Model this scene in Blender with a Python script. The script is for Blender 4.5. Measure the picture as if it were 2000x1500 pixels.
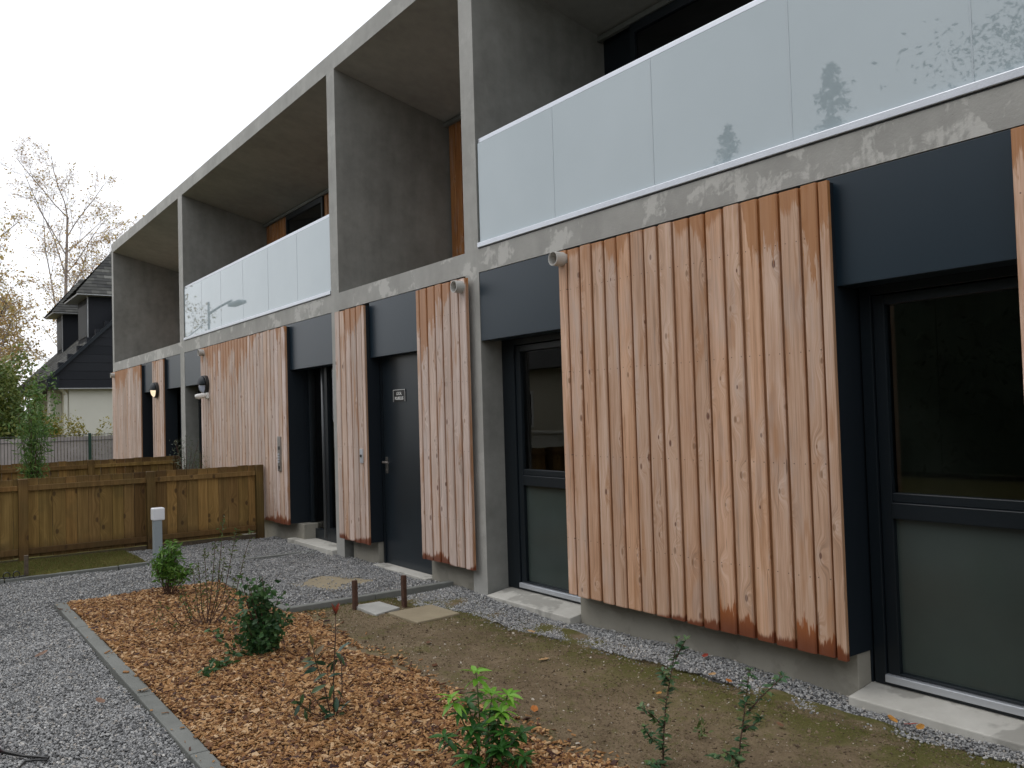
import bpy, math, random
import numpy as np
from mathutils import Vector, Matrix, Euler

for o in list(bpy.data.objects):
    bpy.data.objects.remove(o)
SC = bpy.context.scene
COL = SC.collection
rng = random.Random(7)
nrg = np.random.default_rng(7)

# ------------------------------------------------------------------ camera
cam = bpy.data.cameras.new('camera')
cam.sensor_width = 36.0
cam.lens = 30.0
cam.clip_start = 0.05
cam.clip_end = 600
camo = bpy.data.objects.new('camera', cam)
COL.objects.link(camo)
_r = Vector((0.58294129, 0.81197589, -0.02957377))
_u = Vector((0.04394474, 0.00483715, 0.99902225))
_f = Vector((-0.81132503, 0.58367093, 0.03286229))
mw = Matrix((( _r.x, _u.x, -_f.x, 0), (_r.y, _u.y, -_f.y, 0), (_r.z, _u.z, -_f.z, 0), (0, 0, 0, 1)))
mw.translation = Vector((0.0, -3.8047, 1.4665))
camo.matrix_world = mw
SC.camera = camo

# ------------------------------------------------------------------ sky, sun, exposure
SUN_EL, SUN_AZ = math.radians(52), math.radians(215)
world = bpy.data.worlds.new('World')
SC.world = world
world.use_nodes = True
wn = world.node_tree
wn.nodes.clear()
sky = wn.nodes.new('ShaderNodeTexSky')
sky.sky_type = 'NISHITA'
sky.sun_disc = False
sky.sun_elevation = SUN_EL
sky.sun_rotation = SUN_AZ
sky.air_density = 1.0
sky.dust_density = 3.0
veil = wn.nodes.new('ShaderNodeMix')
veil.data_type = 'RGBA'
veil.inputs[0].default_value = 0.88
veil.inputs[7].default_value = (9.8, 10.0, 10.35, 1)
bg = wn.nodes.new('ShaderNodeBackground')
bg.inputs['Strength'].default_value = 0.13
wo = wn.nodes.new('ShaderNodeOutputWorld')
wn.links.new(sky.outputs['Color'], veil.inputs[6])
wn.links.new(veil.outputs[2], bg.inputs['Color'])
wn.links.new(bg.outputs[0], wo.inputs['Surface'])

sun = bpy.data.lights.new('sun', 'SUN')
sun.energy = 0.6
sun.angle = math.radians(40)
sun.color = (1.0, 0.97, 0.93)
suno = bpy.data.objects.new('sun', sun)
COL.objects.link(suno)
sd = Vector((math.sin(SUN_AZ) * math.cos(SUN_EL), math.cos(SUN_AZ) * math.cos(SUN_EL), math.sin(SUN_EL)))
suno.rotation_euler = sd.to_track_quat('Z', 'Y').to_euler()

vs = SC.view_settings
vs.view_transform = 'Standard'
vs.look = 'None'
vs.exposure = 0.10
vs.gamma = 1.0
vs.use_curve_mapping = False

# ------------------------------------------------------------------ node helpers
class G:
    def __init__(s, name):
        s.m = bpy.data.materials.new(name)
        s.m.use_nodes = True
        s.t = s.m.node_tree
        s.t.nodes.clear()
        s.out = s.t.nodes.new('ShaderNodeOutputMaterial')
    def n(s, typ, ins=None, **props):
        nd = s.t.nodes.new(typ)
        for k, v in props.items():
            setattr(nd, k, v)
        for k, v in (ins or {}).items():
            if isinstance(v, bpy.types.NodeSocket):
                s.t.links.new(v, nd.inputs[k])
            else:
                nd.inputs[k].default_value = v
        return nd
    def obj(s): return s.n('ShaderNodeTexCoord').outputs['Object']
    def pos(s): return s.n('ShaderNodeNewGeometry').outputs['Position']
    def nrm(s): return s.n('ShaderNodeNewGeometry').outputs['Normal']
    def island(s): return s.n('ShaderNodeNewGeometry').outputs['Random Per Island']
    def rnd(s): return s.n('ShaderNodeObjectInfo').outputs['Random']
    def m_(s, op, a, b=0.0, c=None, clamp=False):
        ins = {0: a, 1: b}
        if c is not None: ins[2] = c
        return s.n('ShaderNodeMath', ins, operation=op, use_clamp=clamp).outputs[0]
    def vm(s, op, a, b=(0, 0, 0)):
        return s.n('ShaderNodeVectorMath', {0: a, 1: b}, operation=op).outputs[0]
    def sep(s, v): return s.n('ShaderNodeSeparateXYZ', {0: v}).outputs
    def comb(s, x=0.0, y=0.0, z=0.0): return s.n('ShaderNodeCombineXYZ', {0: x, 1: y, 2: z}).outputs[0]
    def noise(s, v, scale, detail=3.0, rough=0.55, dist=0.0):
        return s.n('ShaderNodeTexNoise', {'Vector': v, 'Scale': scale, 'Detail': detail, 'Roughness': rough, 'Distortion': dist}).outputs['Fac']
    def ramp(s, f, stops):
        nd = s.n('ShaderNodeValToRGB', {0: f})
        e = nd.color_ramp.elements
        while len(e) < len(stops): e.new(0.5)
        for i, (p, c) in enumerate(stops):
            e[i].position = p
            e[i].color = (*c, 1) if not isinstance(c, (int, float)) else (c, c, c, 1)
        return nd.outputs[0]
    def ss(s, x, a, b):
        return s.n('ShaderNodeMapRange', {'Value': x, 'From Min': a, 'From Max': b, 'To Min': 0.0, 'To Max': 1.0}, interpolation_type='SMOOTHSTEP').outputs[0]
    def mix(s, f, a, b, blend='MIX'):
        a = (*a, 1) if isinstance(a, tuple) and len(a) == 3 else a
        b = (*b, 1) if isinstance(b, tuple) and len(b) == 3 else b
        return s.n('ShaderNodeMix', {0: f, 6: a, 7: b}, data_type='RGBA', blend_type=blend).outputs[2]
    def scale(s, v, xyz): return s.vm('MULTIPLY', v, xyz)
    def bump(s, h, strength=0.5, dist=0.01, normal=None):
        ins = {'Height': h, 'Strength': strength, 'Distance': dist}
        if normal is not None: ins['Normal'] = normal
        return s.n('ShaderNodeBump', ins).outputs[0]
    def bsdf(s, color, rough=0.6, normal=None, spec=0.5, metal=0.0, **kw):
        c = (*color, 1) if isinstance(color, tuple) else color
        ins = {'Base Color': c, 'Roughness': rough, 'Specular IOR Level': spec, 'Metallic': metal}
        if normal is not None: ins['Normal'] = normal
        ins.update(kw)
        nd = s.n('ShaderNodeBsdfPrincipled', ins)
        s.t.links.new(nd.outputs[0], s.out.inputs['Surface'])
        return s.m

def plain(name, col, rough=0.5, spec=0.5, metal=0.0, var=0.12, nscale=8.0, bump=0.0, bs=60.0):
    g = G(name)
    p = g.pos()
    f = g.noise(p, nscale, 4.0)
    lo = tuple(c * (1 - var) for c in col)
    hi = tuple(min(1, c * (1 + var)) for c in col)
    c = g.ramp(f, [(0.3, lo), (0.7, hi)])
    nm = g.bump(g.noise(p, bs, 3.0), bump, 0.01) if bump else None
    return g.bsdf(c, rough, nm, spec, metal)

def mat_concrete(name, dark, light, patch=0.0, wet=0.0):
    g = G(name)
    p = g.pos()
    f1 = g.noise(p, 1.3, 5.0, 0.6)
    f2 = g.noise(p, 9.0, 4.0, 0.6)
    f3 = g.noise(g.scale(p, (1, 1, 0.18)), 7.0, 3.0)
    f = g.m_('ADD', g.m_('MULTIPLY', f1, 0.5), g.m_('ADD', g.m_('MULTIPLY', f2, 0.25), g.m_('MULTIPLY', f3, 0.25)))
    c = g.ramp(f, [(0.33, dark), (0.5, tuple((a + b) / 2 for a, b in zip(dark, light))), (0.66, light)])
    # fine pores
    v = g.n('ShaderNodeTexVoronoi', {'Vector': p, 'Scale': 55.0}).outputs['Distance']
    pore = g.m_('MULTIPLY', g.ss(v, 0.16, 0.06), g.ss(g.noise(p, 6.0, 2.0), 0.52, 0.62))
    c = g.mix(g.m_('MULTIPLY', pore, 0.45), c, tuple(x * 0.45 for x in dark))
    if patch:
        d = g.noise(p, 3.0, 4.0, 0.6)
        pv = g.vm('ADD', g.scale(p, (1.0, 1.0, 1.6)), g.comb(g.m_('MULTIPLY', d, 0.35), 0.0, g.m_('MULTIPLY', d, 0.55)))
        pn = g.m_('ADD', g.m_('MULTIPLY', g.noise(pv, 2.3, 6.0, 0.62), 0.86), g.m_('MULTIPLY', g.noise(g.scale(p, (1, 1, 0.22)), 34.0, 3.0), 0.14))
        mk = g.ss(pn, 0.53, 0.58)
        pz = g.sep(p)[2]
        mk = g.m_('MULTIPLY', mk, g.m_('ADD', 0.25, g.m_('MULTIPLY', g.m_('MULTIPLY', g.ss(pz, 2.45, 2.6), g.ss(pz, 2.9, 2.76)), 0.75)))
        fr = g.ss(g.m_('MULTIPLY', g.sep(g.nrm())[1], -1.0), 0.6, 0.8)
        mk = g.m_('MULTIPLY', g.m_('MULTIPLY', mk, fr), patch)
        c = g.mix(mk, c, tuple(min(1, x * 1.28) for x in light))
    if wet:
        wm = g.ss(g.noise(p, 2.7, 4.0, 0.6), 0.53, 0.58)
        c = g.mix(g.m_('MULTIPLY', wm, wet), c, tuple(x * 0.55 for x in dark))
    h = g.m_('ADD', g.m_('MULTIPLY', f2, 0.5), g.m_('MULTIPLY', g.noise(p, 70.0, 3.0), 0.35))
    h = g.m_('SUBTRACT', h, g.m_('MULTIPLY', pore, 0.6))
    return g.bsdf(c, 0.8, g.bump(h, 0.35, 0.012), 0.3)

def mat_wood(name, pale, mid, stain=1.0, seed=0.0, gloss=0.55, dark_bottom=1.0, length=2.37, bottom_from=None):
    """softwood board: grain along local z, knots, resin stains, damp ends"""
    g = G(name)
    o = g.obj()
    r = g.rnd()
    off = g.comb(g.m_('MULTIPLY', r, 91.0), g.m_('MULTIPLY', r, 37.0), g.m_('MULTIPLY', r, 53.0))
    v = g.vm('ADD', o, off)
    # knots
    kv = g.comb(g.m_('MULTIPLY', g.sep(v)[0], 6.0), g.m_('MULTIPLY', g.sep(v)[2], 3.0), 0.0)
    vor = g.n('ShaderNodeTexVoronoi', {'Vector': kv, 'Scale': 1.0, 'Randomness': 1.0}, voronoi_dimensions='2D')
    kd = vor.outputs['Distance']
    kc = g.sep(vor.outputs['Color'])
    keep = g.ss(kc[0], 0.22, 0.26)
    ksize = g.m_('ADD', g.m_('MULTIPLY', kc[1], 0.055), 0.035)
    kn = g.m_('MULTIPLY', g.ss(g.m_('DIVIDE', kd, ksize), 1.0, 0.55), keep)
    swirl = g.m_('MULTIPLY', g.ss(kd, 0.38, 0.0), keep)
    # grain
    sx = g.m_('ADD', g.sep(v)[0], g.m_('MULTIPLY', swirl, 0.05))
    gv = g.comb(sx, g.sep(v)[1], g.m_('MULTIPLY', g.sep(v)[2], 0.022))
    fine = g.noise(gv, 170.0, 4.0, 0.6)
    band = g.noise(gv, 34.0, 3.0, 0.5)
    big = g.noise(g.scale(v, (4, 4, 0.9)), 1.6, 3.0)
    f = g.m_('ADD', g.m_('MULTIPLY', fine, 0.38), g.m_('ADD', g.m_('MULTIPLY', band, 0.34), g.m_('MULTIPLY', big, 0.28)))
    dk = tuple(x * 0.68 for x in mid)
    c = g.ramp(f, [(0.36, dk), (0.47, mid), (0.62, pale)])
    # each board its own tone
    c = g.mix(0.8, c, g.ramp(r, [(0.0, (0.76, 0.71, 0.67)), (0.28, (0.98, 1.0, 1.03)), (0.5, (0.98, 0.86, 0.74)), (0.72, (1.12, 1.13, 1.18)), (0.88, (0.92, 0.90, 0.90)), (1.0, (0.80, 0.66, 0.54))]), 'MULTIPLY')
    # streaks of darker sap wood
    stv = g.comb(g.sep(v)[0], 0.0, g.m_('MULTIPLY', g.sep(v)[2], 0.12))
    st = g.ss(g.noise(stv, 13.0, 3.0, 0.5), 0.57, 0.66)
    c = g.mix(g.m_('MULTIPLY', st, 0.55 * min(1, stain + 0.3)), c, (0.42, 0.20, 0.085))
    run = g.m_('MULTIPLY', g.ss(g.noise(g.comb(g.m_('MULTIPLY', g.sep(v)[0], 3.2), 0.0, g.m_('MULTIPLY', g.sep(v)[2], 0.11)), 13.0, 2.0, 0.5), 0.66, 0.70), g.ss(g.noise(g.scale(v, (9, 9, 1.5)), 1.0, 1.0), 0.45, 0.55))
    c = g.mix(g.m_('MULTIPLY', run, 0.7 * min(1, stain + 0.3)), c, (0.22, 0.085, 0.03))
    # grey weathering
    gw = g.ss(g.noise(g.scale(v, (6, 6, 1.2)), 2.0, 3.0), 0.5, 0.7)
    c = g.mix(g.m_('MULTIPLY', gw, 0.32), c, (0.46, 0.39, 0.36))
    c = g.mix(g.m_('MULTIPLY', kn, 0.88), c, g.mix(g.ss(kc[2], 0.55, 0.6), (0.27, 0.14, 0.07), (0.11, 0.030, 0.014)))
    # pale flame figure round the knots
    c = g.mix(g.m_('MULTIPLY', g.m_('MULTIPLY', g.ss(swirl, 0.55, 0.8), g.ss(fine, 0.45, 0.6)), 0.3), c, (0.70, 0.58, 0.50))
    # resin and water stain creeping in from the board edges
    ed = g.ss(g.m_('ABSOLUTE', g.sep(o)[0]), 0.030, 0.058)
    en = g.ss(g.noise(g.comb(g.m_('MULTIPLY', g.sep(v)[0], 8.0), 0.0, g.m_('MULTIPLY', g.sep(v)[2], 1.6)), 1.0, 4.0, 0.65), 0.46, 0.62)
    c = g.mix(g.m_('MULTIPLY', g.m_('MULTIPLY', ed, en), 0.62), c, (0.37, 0.165, 0.065))
    # short cracks
    cv = g.comb(g.m_('MULTIPLY', g.sep(v)[0], 60.0), 0.0, g.m_('MULTIPLY', g.sep(v)[2], 3.0))
    ck = g.m_('MULTIPLY', g.ss(g.noise(cv, 1.0, 1.0), 0.735, 0.77), 0.7)
    c = g.mix(ck, c, (0.10, 0.05, 0.03))
    # grooves stay unweathered
    gy = g.ss(g.sep(o)[1], -0.0205, -0.015)
    c = g.mix(g.m_('MULTIPLY', gy, 0.7), c, (0.34, 0.17, 0.075))
    # nail heads in rows
    z = g.sep(o)[2]
    zz = g.m_('ABSOLUTE', g.m_('SUBTRACT', g.m_('FRACT', g.m_('DIVIDE', g.m_('SUBTRACT', z, 0.1), 0.57)), 0.5))
    dz = g.m_('MULTIPLY', zz, 0.57)
    ax = g.m_('ABSOLUTE', g.m_('SUBTRACT', g.m_('ABSOLUTE', g.sep(o)[0]), 0.034))
    nd = g.m_('SQRT', g.m_('ADD', g.m_('MULTIPLY', dz, dz), g.m_('MULTIPLY', ax, ax)))
    nail = g.ss(nd, 0.0042, 0.0026)
    c = g.mix(g.m_('MULTIPLY', nail, 0.8), c, (0.07, 0.045, 0.035))
    wet = 0.0
    if stain:
        p = g.pos()
        px = g.sep(p)[0]
        drip = g.noise(g.comb(g.m_('MULTIPLY', px, 30.0), 3.3 + seed, g.m_('MULTIPLY', z, 2.5)), 1.0, 4.0, 0.72)
        drip = g.m_('ADD', g.m_('MULTIPLY', drip, 0.82), g.m_('MULTIPLY', g.noise(g.comb(g.m_('MULTIPLY', px, 190.0), 1.0, g.m_('MULTIPLY', z, 9.0)), 1.0, 2.0), 0.18))
        lowf = g.noise(g.comb(px, 7.1 + seed, 0.0), 1.9, 2.0)
        # top: resin washed down from the beam
        ht = g.m_('SUBTRACT', length, z)
        bf = g.m_('ADD', 0.18, g.m_('MULTIPLY', g.m_('FRACT', g.m_('MULTIPLY', r, 7.31)), 0.95))
        amp_t = g.m_('MULTIPLY', g.m_('MULTIPLY', g.ss(lowf, 0.38, 0.58), 1.0 * stain), bf)
        topm = g.ss(g.m_('SUBTRACT', g.m_('MULTIPLY', g.m_('MULTIPLY', drip, drip), amp_t), g.m_('MULTIPLY', ht, 0.55)), -0.01, 0.016)
        c = g.mix(g.m_('MULTIPLY', topm, 0.8), c, g.mix(band, (0.30, 0.11, 0.03), (0.48, 0.22, 0.075)))
        # bottom: splash water
        lowb = g.noise(g.comb(px, 2.4 + seed, 0.0), 1.3, 2.0)
        if bottom_from: lowb = g.m_('ADD', 0.40, g.m_('MULTIPLY', g.ss(px, bottom_from[0], bottom_from[1]), 0.16))
        bf2 = g.m_('ADD', 0.35, g.m_('MULTIPLY', g.m_('FRACT', g.m_('MULTIPLY', r, 13.7)), 0.9))
        amp_b = g.m_('MULTIPLY', g.m_('MULTIPLY', g.ss(lowb, 0.40, 0.56), 0.36 * dark_bottom), bf2)
        botm = g.ss(g.m_('SUBTRACT', g.m_('MULTIPLY', g.m_('MULTIPLY', drip, drip), amp_b), g.m_('MULTIPLY', z, 0.9)), -0.01, 0.012)
        deep = g.ss(z, 0.16, 0.0)
        c = g.mix(g.m_('MULTIPLY', botm, 0.93), c, g.mix(deep, (0.33, 0.10, 0.026), (0.15, 0.035, 0.012)))
        wet = g.m_('MAXIMUM', topm, botm)
    h = g.m_('ADD', g.m_('MULTIPLY', fine, 0.5), g.m_('ADD', g.m_('MULTIPLY', band, 0.4), g.m_('MULTIPLY', kn, 0.5)))
    h = g.m_('SUBTRACT', h, ck)
    rough = g.m_('SUBTRACT', gloss + 0.1, g.m_('MULTIPLY', wet, 0.18)) if stain else gloss
    return g.bsdf(c, rough, g.bump(h, 0.28, 0.004), 0.35)

def mat_fence(name, k=1.0):
    g = G(name)
    o = g.obj(); r = g.rnd()
    v = g.vm('ADD', o, g.comb(g.m_('MULTIPLY', r, 71.0), g.m_('MULTIPLY', r, 31.0), g.m_('MULTIPLY', r, 17.0)))
    kv = g.comb(g.m_('MULTIPLY', g.sep(v)[1], 6.0), g.m_('MULTIPLY', g.sep(v)[2], 3.4), 0.0)
    vor = g.n('ShaderNodeTexVoronoi', {'Vector': kv, 'Scale': 1.0}, voronoi_dimensions='2D')
    kc = g.sep(vor.outputs['Color'])
    kn = g.m_('MULTIPLY', g.ss(vor.outputs['Distance'], 0.13, 0.06), g.ss(kc[0], 0.45, 0.5))
    sw = g.m_('MULTIPLY', g.ss(vor.outputs['Distance'], 0.45, 0.0), g.ss(kc[0], 0.45, 0.5))
    gv = g.comb(g.sep(v)[0], g.m_('ADD', g.sep(v)[1], g.m_('MULTIPLY', sw, 0.05)), g.m_('MULTIPLY', g.sep(v)[2], 0.03))
    fine = g.noise(gv, 120.0, 4.0, 0.6)
    band = g.noise(gv, 26.0, 3.0)
    f = g.m_('ADD', g.m_('MULTIPLY', fine, 0.45), g.m_('MULTIPLY', band, 0.55))
    c = g.ramp(f, [(0.34, (0.135 * k, 0.079 * k, 0.026 * k)), (0.5, (0.225 * k, 0.136 * k, 0.048 * k)), (0.66, (0.33 * k, 0.21 * k, 0.082 * k))])
    c = g.mix(1.0, c, g.ramp(r, [(0.0, (0.50, 0.45, 0.38)), (0.3, (1.0, 0.98, 0.95)), (0.6, (1.0, 1.04, 0.86)), (0.8, (1.5, 1.45, 1.3)), (1.0, (0.66, 0.52, 0.42))]), 'MULTIPLY')
    gr = g.ss(g.noise(v, 3.0, 3.0), 0.5, 0.68)
    c = g.mix(g.m_('MULTIPLY', gr, 0.35), c, (0.105, 0.082, 0.028))
    c = g.mix(g.m_('MULTIPLY', kn, 0.7), c, (0.045, 0.022, 0.01))
    # end stains
    z = g.sep(g.pos())[2]
    e = g.m_('ADD', g.ss(g.m_('ADD', z, g.m_('MULTIPLY', band, 0.12)), 0.84, 0.95), g.ss(g.m_('SUBTRACT', z, g.m_('MULTIPLY', band, 0.25)), 0.10, 0.0))
    c = g.mix(g.m_('MULTIPLY', e, 0.45), c, (0.055, 0.03, 0.014))
    return g.bsdf(c, 0.7, g.bump(f, 0.3, 0.004), 0.25)

def mat_random(name, stops, rough=0.7, island=False, spec=0.3, nz=None, bump=None, transl=0.0):
    g = G(name)
    r = g.island() if island else g.rnd()
    c = g.ramp(r, stops)
    if nz:
        c = g.mix(0.5, c, g.ramp(g.noise(g.pos(), nz, 3.0), [(0.3, 0.55), (0.7, 1.35)]), 'MULTIPLY')
    nm = g.bump(g.noise(g.pos(), bump, 2.0), 0.4, 0.004) if bump else None
    g.bsdf(c, rough, nm, spec)
    if transl:
        b = g.out.inputs['Surface'].links[0].from_node
        tr = g.n('ShaderNodeBsdfTranslucent', {'Color': c})
        mx = g.n('ShaderNodeMixShader', {0: transl, 1: b.outputs[0], 2: tr.outputs[0]})
        g.t.links.new(mx.outputs[0], g.out.inputs['Surface'])
    return g.m

def mat_glass(name, tint, ior=1.5):
    g = G(name)
    fr = g.n('ShaderNodeFresnel', {'IOR': ior}).outputs[0]
    a = g.n('ShaderNodeBsdfTransparent', {'Color': (*tint, 1)})
    b = g.n('ShaderNodeBsdfGlossy', {'Color': (1, 1, 1, 1), 'Roughness': 0.0})
    mx = g.n('ShaderNodeMixShader', {0: fr, 1: a.outputs[0], 2: b.outputs[0]})
    g.t.links.new(mx.outputs[0], g.out.inputs['Surface'])
    return g.m

def mat_ground(name, kind):
    g = G(name)
    p = g.pos()
    a = g.noise(p, 1.6, 4.0, 0.6); b = g.noise(p, 14.0, 4.0, 0.65); d = g.noise(p, 90.0, 3.0, 0.6)
    f = g.m_('ADD', g.m_('MULTIPLY', a, 0.4), g.m_('ADD', g.m_('MULTIPLY', b, 0.3), g.m_('MULTIPLY', d, 0.3)))
    if kind == 'soil':
        c = g.ramp(f, [(0.36, (0.095, 0.068, 0.04)), (0.5, (0.17, 0.128, 0.080)), (0.64, (0.25, 0.19, 0.122))])
        mo = g.m_('MULTIPLY', g.ss(g.noise(p, 3.3, 5.0, 0.65), 0.48, 0.62), g.ss(b, 0.40, 0.60))
        y = g.sep(p)[1]
        edge = g.m_('MULTIPLY', g.ss(y, -0.95, -0.42), g.ss(g.noise(p, 5.0, 4.0), 0.36, 0.56))
        mo = g.m_('MAXIMUM', g.m_('MULTIPLY', mo, 0.75), edge)
        c = g.mix(g.m_('MULTIPLY', mo, 0.8), c, g.mix(d, (0.05, 0.058, 0.010), (0.115, 0.115, 0.026)))
        sp = g.n('ShaderNodeTexVoronoi', {'Vector': p, 'Scale': 26.0})
        sc_ = g.sep(sp.outputs['Color'])
        peb = g.m_('MULTIPLY', g.ss(sp.outputs['Distance'], 0.17, 0.10), g.ss(sc_[0], 0.86, 0.88))
        c = g.mix(g.m_('MULTIPLY', peb, 0.7), c, (0.42, 0.36, 0.28))
        return g.bsdf(c, 0.9, g.bump(g.m_('ADD', b, g.m_('MULTIPLY', d, 0.7)), 0.7, 0.02), 0.15)
    if kind == 'gravel':
        c = g.ramp(f, [(0.38, (0.07, 0.07, 0.07)), (0.6, (0.18, 0.18, 0.177))])
        return g.bsdf(c, 0.9, g.bump(d, 0.6, 0.01), 0.2)
    if kind == 'mulch':
        c = g.ramp(f, [(0.36, (0.05, 0.024, 0.012)), (0.6, (0.20, 0.09, 0.035))])
        return g.bsdf(c, 0.9, g.bump(g.m_('ADD', b, d), 0.8, 0.02), 0.1)
    if kind == 'grass':
        c = g.ramp(f, [(0.36, (0.075, 0.058, 0.022)), (0.5, (0.11, 0.095, 0.028)), (0.66, (0.12, 0.125, 0.032))])
        return g.bsdf(c, 0.95, g.bump(g.m_('ADD', b, d), 0.8, 0.02), 0.1)

M = {}
M['facade'] = mat_concrete('facade_concrete', (0.30, 0.297, 0.279), (0.44, 0.436, 0.412), patch=0.8)
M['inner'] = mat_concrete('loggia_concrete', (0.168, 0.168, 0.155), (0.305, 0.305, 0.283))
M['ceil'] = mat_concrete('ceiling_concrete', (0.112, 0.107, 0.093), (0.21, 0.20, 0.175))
M['plinth'] = mat_concrete('plinth_concrete', (0.27, 0.255, 0.215), (0.37, 0.35, 0.30), wet=0.25)
M['sill'] = mat_concrete('sill_concrete', (0.40, 0.385, 0.345), (0.58, 0.565, 0.52), wet=0.55)
M['kerb'] = mat_concrete('kerb_concrete', (0.135, 0.14, 0.128), (0.21, 0.215, 0.20))
M['slabtan'] = mat_concrete('slab_tan', (0.23, 0.19, 0.125), (0.33, 0.28, 0.19))
M['slablight'] = mat_concrete('slab_light', (0.30, 0.30, 0.28), (0.48, 0.48, 0.45))
M['wood'] = mat_wood('larch_board', (0.76, 0.565, 0.445), (0.60, 0.385, 0.262), bottom_from=(-4.0, -3.0))
M['wood_grey'] = mat_wood('weathered_larch_board', (0.72, 0.605, 0.54), (0.56, 0.435, 0.365), stain=1.15, seed=4.2)
M['wood_fresh'] = mat_wood('loggia_board', (0.52, 0.25, 0.09), (0.42, 0.18, 0.06), stain=0.0)
M['fence'] = mat_fence('fence_wood')
M['fence_post'] = mat_fence('fence_post_wood', 0.55)
M['metal'] = plain('anthracite_metal', (0.013, 0.027, 0.041), 0.36, 0.5, var=0.06, nscale=1.5)
M['lining'] = plain('anthracite_lining', (0.010, 0.015, 0.021), 0.5, 0.3, var=0.06, nscale=1.5)
M['frame'] = plain('window_frame_paint', (0.010, 0.015, 0.020), 0.35, 0.4, var=0.05)
M['door'] = plain('door_paint', (0.016, 0.023, 0.030), 0.32, 0.45, var=0.10, nscale=3.0)
M['alu'] = plain('aluminium', (0.62, 0.65, 0.70), 0.34, 0.5, metal=0.55, var=0.05)
M['steel'] = plain('brushed_steel', (0.30, 0.28, 0.26), 0.38, 0.5, metal=0.7, var=0.08)
M['black'] = plain('black_plastic', (0.012, 0.012, 0.012), 0.4)
M['white'] = plain('white_plastic', (0.78, 0.78, 0.76), 0.4, var=0.03)
M['pvc'] = plain('pvc_pipe', (0.50, 0.49, 0.46), 0.45, var=0.1)
M['pvcin'] = plain('pvc_inside', (0.25, 0.245, 0.23), 0.6, var=0.1)
M['bollard'] = plain('bollard_grey', (0.30, 0.34, 0.36), 0.45, var=0.05)
M['lamp_head'] = plain('opal_cover', (0.80, 0.81, 0.84), 0.3, var=0.03)
M['rust'] = plain('rusty_stake', (0.075, 0.034, 0.020), 0.8, var=0.35, nscale=30, bump=0.3)
M['stump'] = plain('stake_wood', (0.10, 0.075, 0.05), 0.8, var=0.3, nscale=30)
M['dark_room'] = plain('room_plaster', (0.62, 0.61, 0.56), 0.9, var=0.05)
M['frost'] = plain('frosted_film', (0.052, 0.068, 0.063), 0.15, 0.5, var=0.10, nscale=2.5)
M['glass'] = mat_glass('clear_glass', (0.88, 0.91, 0.89))
M['darkglass'] = plain('dark_glass', (0.006, 0.007, 0.008), 0.03, 0.5, var=0.0)
g = G('opal_balustrade_glass')
_c = g.ramp(g.noise(g.pos(), 0.9, 3.0), [(0.3, (0.365, 0.44, 0.475)), (0.7, (0.41, 0.485, 0.52))])
M['opal'] = g.bsdf(_c, 0.015, None, 0.5, **{'IOR': 1.8})
M['joint'] = plain('glass_joint', (0.46, 0.525, 0.565), 0.1, var=0.03)
M['slate'] = mat_random('slate', [(0.0, (0.011, 0.013, 0.017)), (0.5, (0.014, 0.016, 0.021)), (1.0, (0.018, 0.020, 0.025))], 0.7, island=True, spec=0.25)
M['rooftile'] = mat_random('mossy_roof', [(0.0, (0.035, 0.036, 0.036)), (0.5, (0.062, 0.062, 0.058)), (0.85, (0.10, 0.10, 0.09)), (1.0, (0.17, 0.17, 0.155))], 0.8, island=True, nz=2.0)
M['render'] = plain('white_render', (0.62, 0.61, 0.54), 0.9, var=0.06, nscale=0.8)
M['cream'] = plain('cream_render', (0.58, 0.54, 0.42), 0.9, var=0.06, nscale=0.8)
M['zinc'] = plain('zinc', (0.35, 0.36, 0.37), 0.5, metal=0.3)
M['pvcfence'] = plain('privacy_slat', (0.46, 0.42, 0.42), 0.6, var=0.12, nscale=3.0)
M['wire'] = plain('green_wire', (0.045, 0.05, 0.05), 0.6)
M['greenpost'] = plain('green_post', (0.015, 0.06, 0.04), 0.5)
M['gravel_sheet'] = mat_ground('gravel_sheet', 'gravel')
M['soil'] = mat_ground('soil', 'soil')
M['mulch_sheet'] = mat_ground('mulch_sheet', 'mulch')
M['grass_sheet'] = mat_ground('grass_sheet', 'grass')
M['stone'] = mat_random('gravel_stone', [(0.0, (0.11, 0.112, 0.115)), (0.25, (0.205, 0.206, 0.208)), (0.6, (0.32, 0.32, 0.318)), (0.88, (0.43, 0.43, 0.42)), (0.96, (0.37, 0.33, 0.285)), (1.0, (0.62, 0.61, 0.58))], 0.6, nz=260.0)
M['chip'] = mat_random('bark_chip', [(0.0, (0.045, 0.022, 0.022)), (0.16, (0.13, 0.058, 0.028)), (0.38, (0.27, 0.13, 0.046)), (0.62, (0.385, 0.205, 0.08)), (0.87, (0.47, 0.29, 0.14)), (1.0, (0.57, 0.40, 0.24))], 0.75, nz=120.0)
M['blade'] = mat_random('grass_blade', [(0.0, (0.17, 0.12, 0.05)), (0.35, (0.13, 0.115, 0.03)), (0.7, (0.115, 0.125, 0.025)), (1.0, (0.09, 0.145, 0.03))], 0.7)
M['bark_twig'] = plain('twig_bark', (0.085, 0.045, 0.03), 0.8, var=0.3, nscale=30)
M['bark_birch'] = plain('birch_bark', (0.26, 0.22, 0.20), 0.85, var=0.5, nscale=3.0)
M['bark_dark'] = plain('dark_bark', (0.07, 0.052, 0.04), 0.9, var=0.4, nscale=4.0)
def leafmat(name, a, b, c, island=True, rough=0.45, tl=0.25):
    return mat_random(name, [(0.0, a), (0.5, b), (1.0, c)], rough, island=island, spec=0.4, transl=tl)
M['lf_birch'] = leafmat('birch_leaf', (0.42, 0.22, 0.06), (0.56, 0.41, 0.14), (0.42, 0.38, 0.16))
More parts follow.
